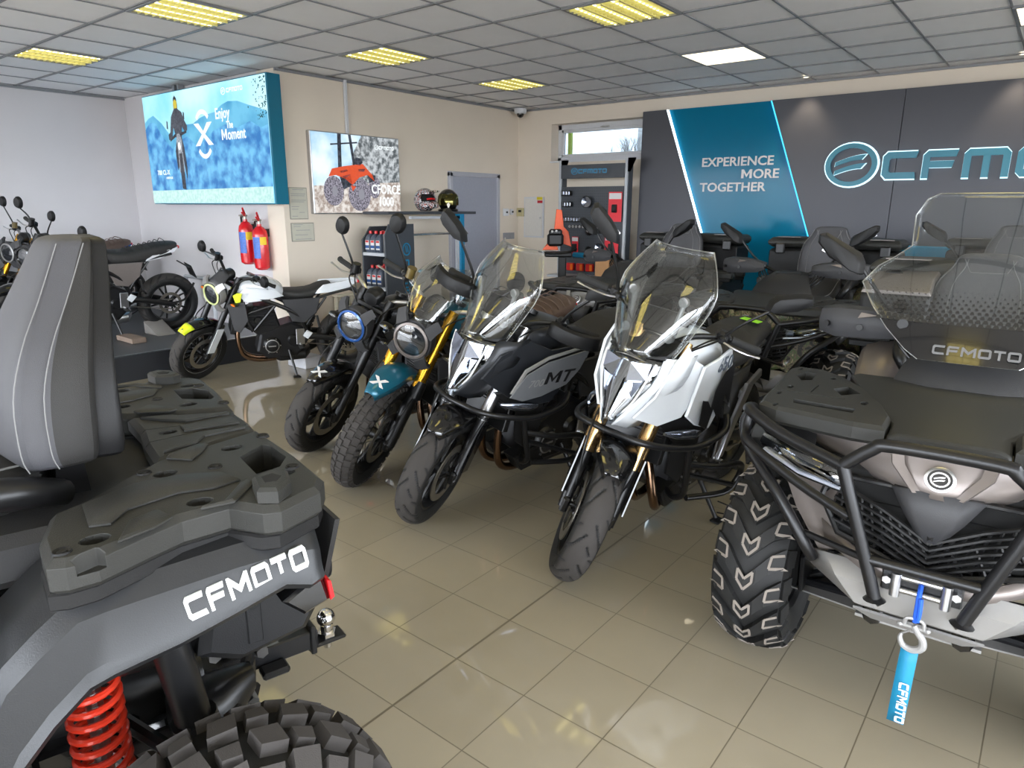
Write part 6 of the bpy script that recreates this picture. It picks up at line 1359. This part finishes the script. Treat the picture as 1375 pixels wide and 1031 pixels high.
        mb=MB(); mb.loft(rg,0,sm=False); mi=obj('mirror',mb,blk,ms,bevel=.004); mb=MB(); mb.box((.2405,.47*s,mz+.03),(.002,.14,.06),rot=Matrix.Rotation(R(28)*s,3,'X')); obj('mirror_glass',mb,chrome,mi)
    # seat and backrest
    mb=MB(); mb.body([(.20,0,.90,.09,.05),(.12,0,.885,.14,.06),(-.05,0,.87,.17,.06),(-.25,0,.88,.185,.06),(-.36,0,.92,.185,.06),(-.55,0,.97,.18,.06),(-.68,0,.985,.16,.05)],28,3); st_=obj('seat',mb,leath,t,'black vinyl seat',subd=1)
    for s in (1,-1):
        mb=MB(); mb.tube([(.1,.13*s,.945),(-.1,.155*s,.932),(-.28,.165*s,.945),(-.5,.16*s,1.022),(-.64,.15*s,1.038)],.0022,5,smooth=6); obj('stitching',mb,stitch,st_)
    mb=MB(); mb.body([(.22,0,.86,.12,.07),(.36,0,.93,.15,.06),(.42,0,.95,.12,.04)],20,3); obj('fuel_cover',mb,dgry,t)
    if opt.get('back'):
        bz,bt,bx0=opt['back']   # bottom z, top z, x
        wid=[(0,.19),(.12,.215),(.35,.21),(.55,.18),(.72,.14),(.86,.12),(.95,.105),(1,.08)] if hi=='A' else [(0,.21),(.2,.225),(.5,.22),(.68,.20),(.82,.155),(.93,.135),(1,.115)]
        h=bt-bz; d=opt.get('bd',.09)
        def row(v,w,tt,off): # ring around at height
            z=bz+h*v; x=bx0-.10*v+off
            return [(x,-w,z),(x+tt*.5,-w*.93,z),(x+tt*.6,-w*.6,z),(x+tt*.52,0,z),(x+tt*.6,w*.6,z),(x+tt*.5,w*.93,z),(x,w,z),(x-tt*.4,w*.9,z),(x-tt*.5,0,z),(x-tt*.4,-w*.9,z)]
        if hi=='A':
            prof=[(.0,-.645,-.735,.25),(.03,-.63,-.745,.275),(.12,-.622,-.75,.285),(.35,-.625,-.755,.275),(.55,-.65,-.765,.24),(.72,-.685,-.78,.185),(.86,-.712,-.79,.145),(.97,-.732,-.795,.12),(1.0,-.745,-.795,.11)]
            def row(v,w,tt,off):
                if off: pr_=[p for p in prof]; 
                j=min(range(len(prof)),key=lambda i:abs(prof[i][0]-v)); _,xf,xb,w2=prof[j]; z=bz+h*prof[j][0]
                if off: xf,xb,w2=xb+.015,xb-.045*(1-.6*v),w2*.93
                yc=-.03; return [(x_,y_+yc,z) for x_,y_ in ((xb,-w2),(xf-.05,-w2*1.01),(xf-.008,-w2*1.0),(xf+.004,-w2*.92),(xf+.03-.015*v,-w2*.6),(xf+.075-.045*v,0),(xf+.03-.015*v,w2*.6),(xf+.004,w2*.92),(xf-.008,w2*1.0),(xf-.05,w2*1.01),(xb,w2),(xb-.006,w2*.85),(xb-.006,-w2*.85))]
            wid=[(p[0],p[3]) for p in prof]
        mb=MB(); mb.loft([row(v,w,d*(1 if v<.9 else .7),0) for v,w in wid]); 
        if hi=='A': mb.m=[1 if (i%13) in (9,10,0,12,11) and i<13*(len(wid)-1) else 0 for i in range(len(mb.f))]
        bk=obj('backrest',mb,[leath2,leath],t,'grey black vinyl backrest',subd=2)
        mb=MB(); mb.loft([row(v*(.96 if hi!='A' else 1),w*.985,d*.75,-d*.42) for v,w in wid]); obj('backrest_shell',mb,blk,bk,subd=1)
        for s in (1,-1):
            if hi=='A':
                for a_,b_ in ((.006,1.0),(.05,1.012)):
                    mb=MB(); mb.tube([(p[1]-a_,(p[3]*b_+.0005)*s-.03,bz+h*p[0]) for p in prof[1:-1]],.0011,5,smooth=4); obj('stitching',mb,stitch,bk)
                continue
            for k,of in ((.93,.47),(.62,.605)):
                mb=MB(); mb.tube([(bx0-.10*v+d*of+.001,w*k*s,bz+h*v) for v,w in wid[:-1]],.0016,5,smooth=4); obj('stitching',mb,stitch,bk)
        if hi!='A':
            mb=MB(); mb.tube([(bx0-.09+d*.60,-.10,bz+h*.93),(bx0-.078+d*.60,-.07,bz+h*.78),(bx0-.078+d*.60,.07,bz+h*.78),(bx0-.09+d*.60,.10,bz+h*.93)],.0016,5); obj('stitching',mb,stitch,bk)
        mb=MB(); mb.loft([[(bx0-.03,y*.8,bz-.1) for y in (-.15,.15)]+[(bx0+.03,y*.8,bz-.1) for y in (.15,-.15)],[(bx0-.02,y,bz+.03) for y in (-.15,.15)]+[(bx0+.02,y,bz+.03) for y in (.15,-.15)]],0); obj('backrest_bracket',mb,sat,t)
        for s in (1,-1):
            mb=MB(); mb.tube([(bx0+.02,.2*s,bz-.05),(bx0+.10,.27*s,bz-.01),(bx0+.26,.28*s,bz+.0),(bx0+.36,.27*s,bz-.04),(bx0+.38,.24*s,bz-.10)],[.025,.03,.032,.028,.02],12,smooth=4); obj('grab_handle',mb,sat,t)
    if opt.get('box'):
        bw=opt['box']
        mb=MB(); hb=[(-.78,.18),(-.80,bw),(-1.10,bw),(-1.2,bw-.12),(-1.2,0)]; q=[(-.90,0),(-.90,.22)]+hb[1:]; q=q+[(a,-b) for a,b in q[-2:0:-1]]
        mb.prism(q,1.0,1.25,.02,f=lambda a,b,c:(a,b,c)); bo=obj('cargo_box',mb,blk,t,bevel=.01)
        mb=MB(); q2=[(a+(.01 if a>-1 else -.01),b*1.03) for a,b in q]; mb.prism(q2,1.255,1.345,.03,f=lambda a,b,c:(a,b,c)); obj('box_lid',mb,rackm,bo,bevel=.01)
        for s in (1,-1):
            mb=MB(); mb.box((-.785,(bw-.1)*s,1.25),(.035,.08,.09),ch=.01); mb.plate([(-.83,(bw-.05)*s,1.346),(-.83,(bw-.25)*s,1.346),(-.90,(bw-.25)*s,1.346),(-.90,(bw-.05)*s,1.346)],.004,m=1)
            obj('box_latch',mb,[sat,titan],bo)
    if opt.get('arm'):   # touring side boxes beside the backrest
        for s in (1,-1):
            mb=MB(); mb.loft([[(x,y*s,z-hh2) for y in (.2,.50)]+[(x,y*s,z) for y in (.50,.2)] for x,z,hh2 in ((-.5,1.20,.17),(-.62,1.25,.24),(-.9,1.27,.29),(-1.15,1.26,.29))],0,sm=False); ab=obj('side_box',mb,dgry,t,bevel=.02)
            mb=MB(); mb.cyl((-.52,.32*s,1.16),(-.48,.32*s,1.145),.03,n=18); obj('speaker',mb,gloss,ab)
            mb=MB(); mb.loft([[(x,y*s,z) for y in (.2,.50)]+[(x,y*s,z+.02) for y in (.49,.21)] for x,z in ((-.5,1.201),(-.62,1.251),(-.9,1.271),(-1.15,1.261))],0,sm=False); obj('box_trim',mb,titan,ab,bevel=.004)
    if opt.get('wind'):
        half=[(1.652,.175),(1.635,.21),(1.575,.24),(1.52,.236),(1.467,.232),(1.426,.28),(1.39,.33),(1.33,.375),(1.253,.325),(1.18,.26),(1.119,.19),(1.092,.145)]
        def X(z,y): return .50-.55*(z-1.09)-.45*abs(y)**2
        mb=MB(); mb.loft([[(X(z,u*w),u*w,z) for u in [-1+2*j/16 for j in range(17)]] for z,w in half],0,False,False); wd=obj('windscreen',mb,scr,t,'wide clear windscreen with dotted lower band',solid=.004)
        mb=MB(); mb.tube([(X(z,w),-w,z) for z,w in half[::-1]]+[(X(1.652,u*.175),u*.175,1.652) for u in (-.5,0,.5)]+[(X(z,w),w,z) for z,w in half],.0022,6); obj('screen_edge',mb,bpy.data.materials['screen_edge'],wd)
        low=[(1.245,.325),(1.22,.31),(1.18,.26),(1.119,.19),(1.093,.146)]
        mb=MB(); mb.loft([[(X(z,u*w)+.004,u*w*.99,z) for u in [-1+2*j/16 for j in range(17)]] for z,w in [(1.212,.29)]+low[2:]],0,False,False); obj('printed_band',mb,K('screen_black',(16,16,18),.15,coat=.5),wd,'black printed band')
        mb=MB()
        for r_ in range(9):
            z=1.216+.0128*r_; s_=.0098*(1-r_/9.5)
            for k in range(-18,19):
                y=k*.021+(.0105 if r_%2 else 0)
                if abs(y)>.30: continue
                x=X(z,y)+.0045; mb.add([(x+.55*s_*.6,y-s_,z-s_*.6),(x+.55*s_*.6,y+s_,z-s_*.6),(x-.55*s_*.6,y+s_*.5,z+s_*.6),(x-.55*s_*.6,y-s_*.5,z+s_*.6)],[(0,1,2,3)],0,False)
        d_=obj('printed_dots',mb,blackprint,wd); d_['kind']='stuff'
        F=fplane((X(1.12,0)+.006,-.105,1.115),(0,1,0),(-.55,0,1)); mb=MB(); logo(mb,'CFMOTO',F,.25,.034,.001); obj('lettering',mb,K('screen_lettering',(96,96,98),.5),wd,'grey logotype lettering')
        for s in (1,-1): 
            mb=MB(); mb.tube([(.2,.18*s,1.14),(.36,.21*s,1.2),(X(1.2,.21),.21*s,1.2)],.008,8); mb.cyl((X(1.2,.21),.21*s,1.2),(X(1.2,.21)+.012,.21*s,1.2),.018,n=16); obj('screen_bracket',mb,sat,wd)
    return t
greyp=K('graphite_paint',(36,37,39),.4,.25,bump=.15)
atv((-1.879,-.208),-105,'large grey quad bike in the foreground seen from its rear corner, with tow ball',greyp,dict(hi='A',tr='k',tf='k',spr=1,back=(1.035,1.45,-.70),bd=.13,bar=1,mz=1.3,ty=.575))
atv((-.225,3.20),-87,'titanium grey quad bike facing the camera with black bull bar and windscreen',titan,dict(hi='B',winch=1,wind=1,back=(1.0,1.40,-.62),arm=1,box=.5,mz=1.40,side=1))
atv((-1.57,5.55),-90,'camouflage quad bike in the back row behind the white touring motorcycle',camom,dict(fend=1,side=1,back=(1.02,1.45,-.66),box=.52,mz=1.38))
atv((-2.98,5.72),-91,'black and silver quad bike in the back row nearest the accessory rack',silv,dict(back=(1.02,1.45,-.66),box=.52,mz=1.40))
atv((-.32,6.35),-90,'dark quad bike in the back row half hidden behind the windscreen',anth,dict(back=(1.02,1.47,-.66),box=.5,mz=1.40))
# green price sticker on the white motorcycle seat
# ================================================================ light
w=bpy.data.worlds.new('world'); sc.world=w; w.use_nodes=True; nt=w.node_tree; bg=nt.nodes['Background']
tc=nt.nodes.new('ShaderNodeTexCoord'); sp=nt.nodes.new('ShaderNodeSeparateXYZ'); nt.links.new(tc.outputs['Generated'],sp.inputs[0])
rp=nt.nodes.new('ShaderNodeValToRGB'); e=rp.color_ramp.elements; e[0].position=.47; e[0].color=(.2,.2,.2,1); e[1].position=.53; e[1].color=(.86,.92,1,1)
mr=nt.nodes.new('ShaderNodeMath'); mr.operation='MULTIPLY_ADD'; mr.inputs[1].default_value=.5; mr.inputs[2].default_value=.5
nt.links.new(sp.outputs[2],mr.inputs[0]); nt.links.new(mr.outputs[0],rp.inputs[0]); nt.links.new(rp.outputs[0],bg.inputs[0]); bg.inputs[1].default_value=9
sc.view_settings.view_transform='Standard'; sc.view_settings.look='None'; sc.view_settings.exposure=1.0; sc.view_settings.gamma=1
sc.view_settings.use_curve_mapping=False
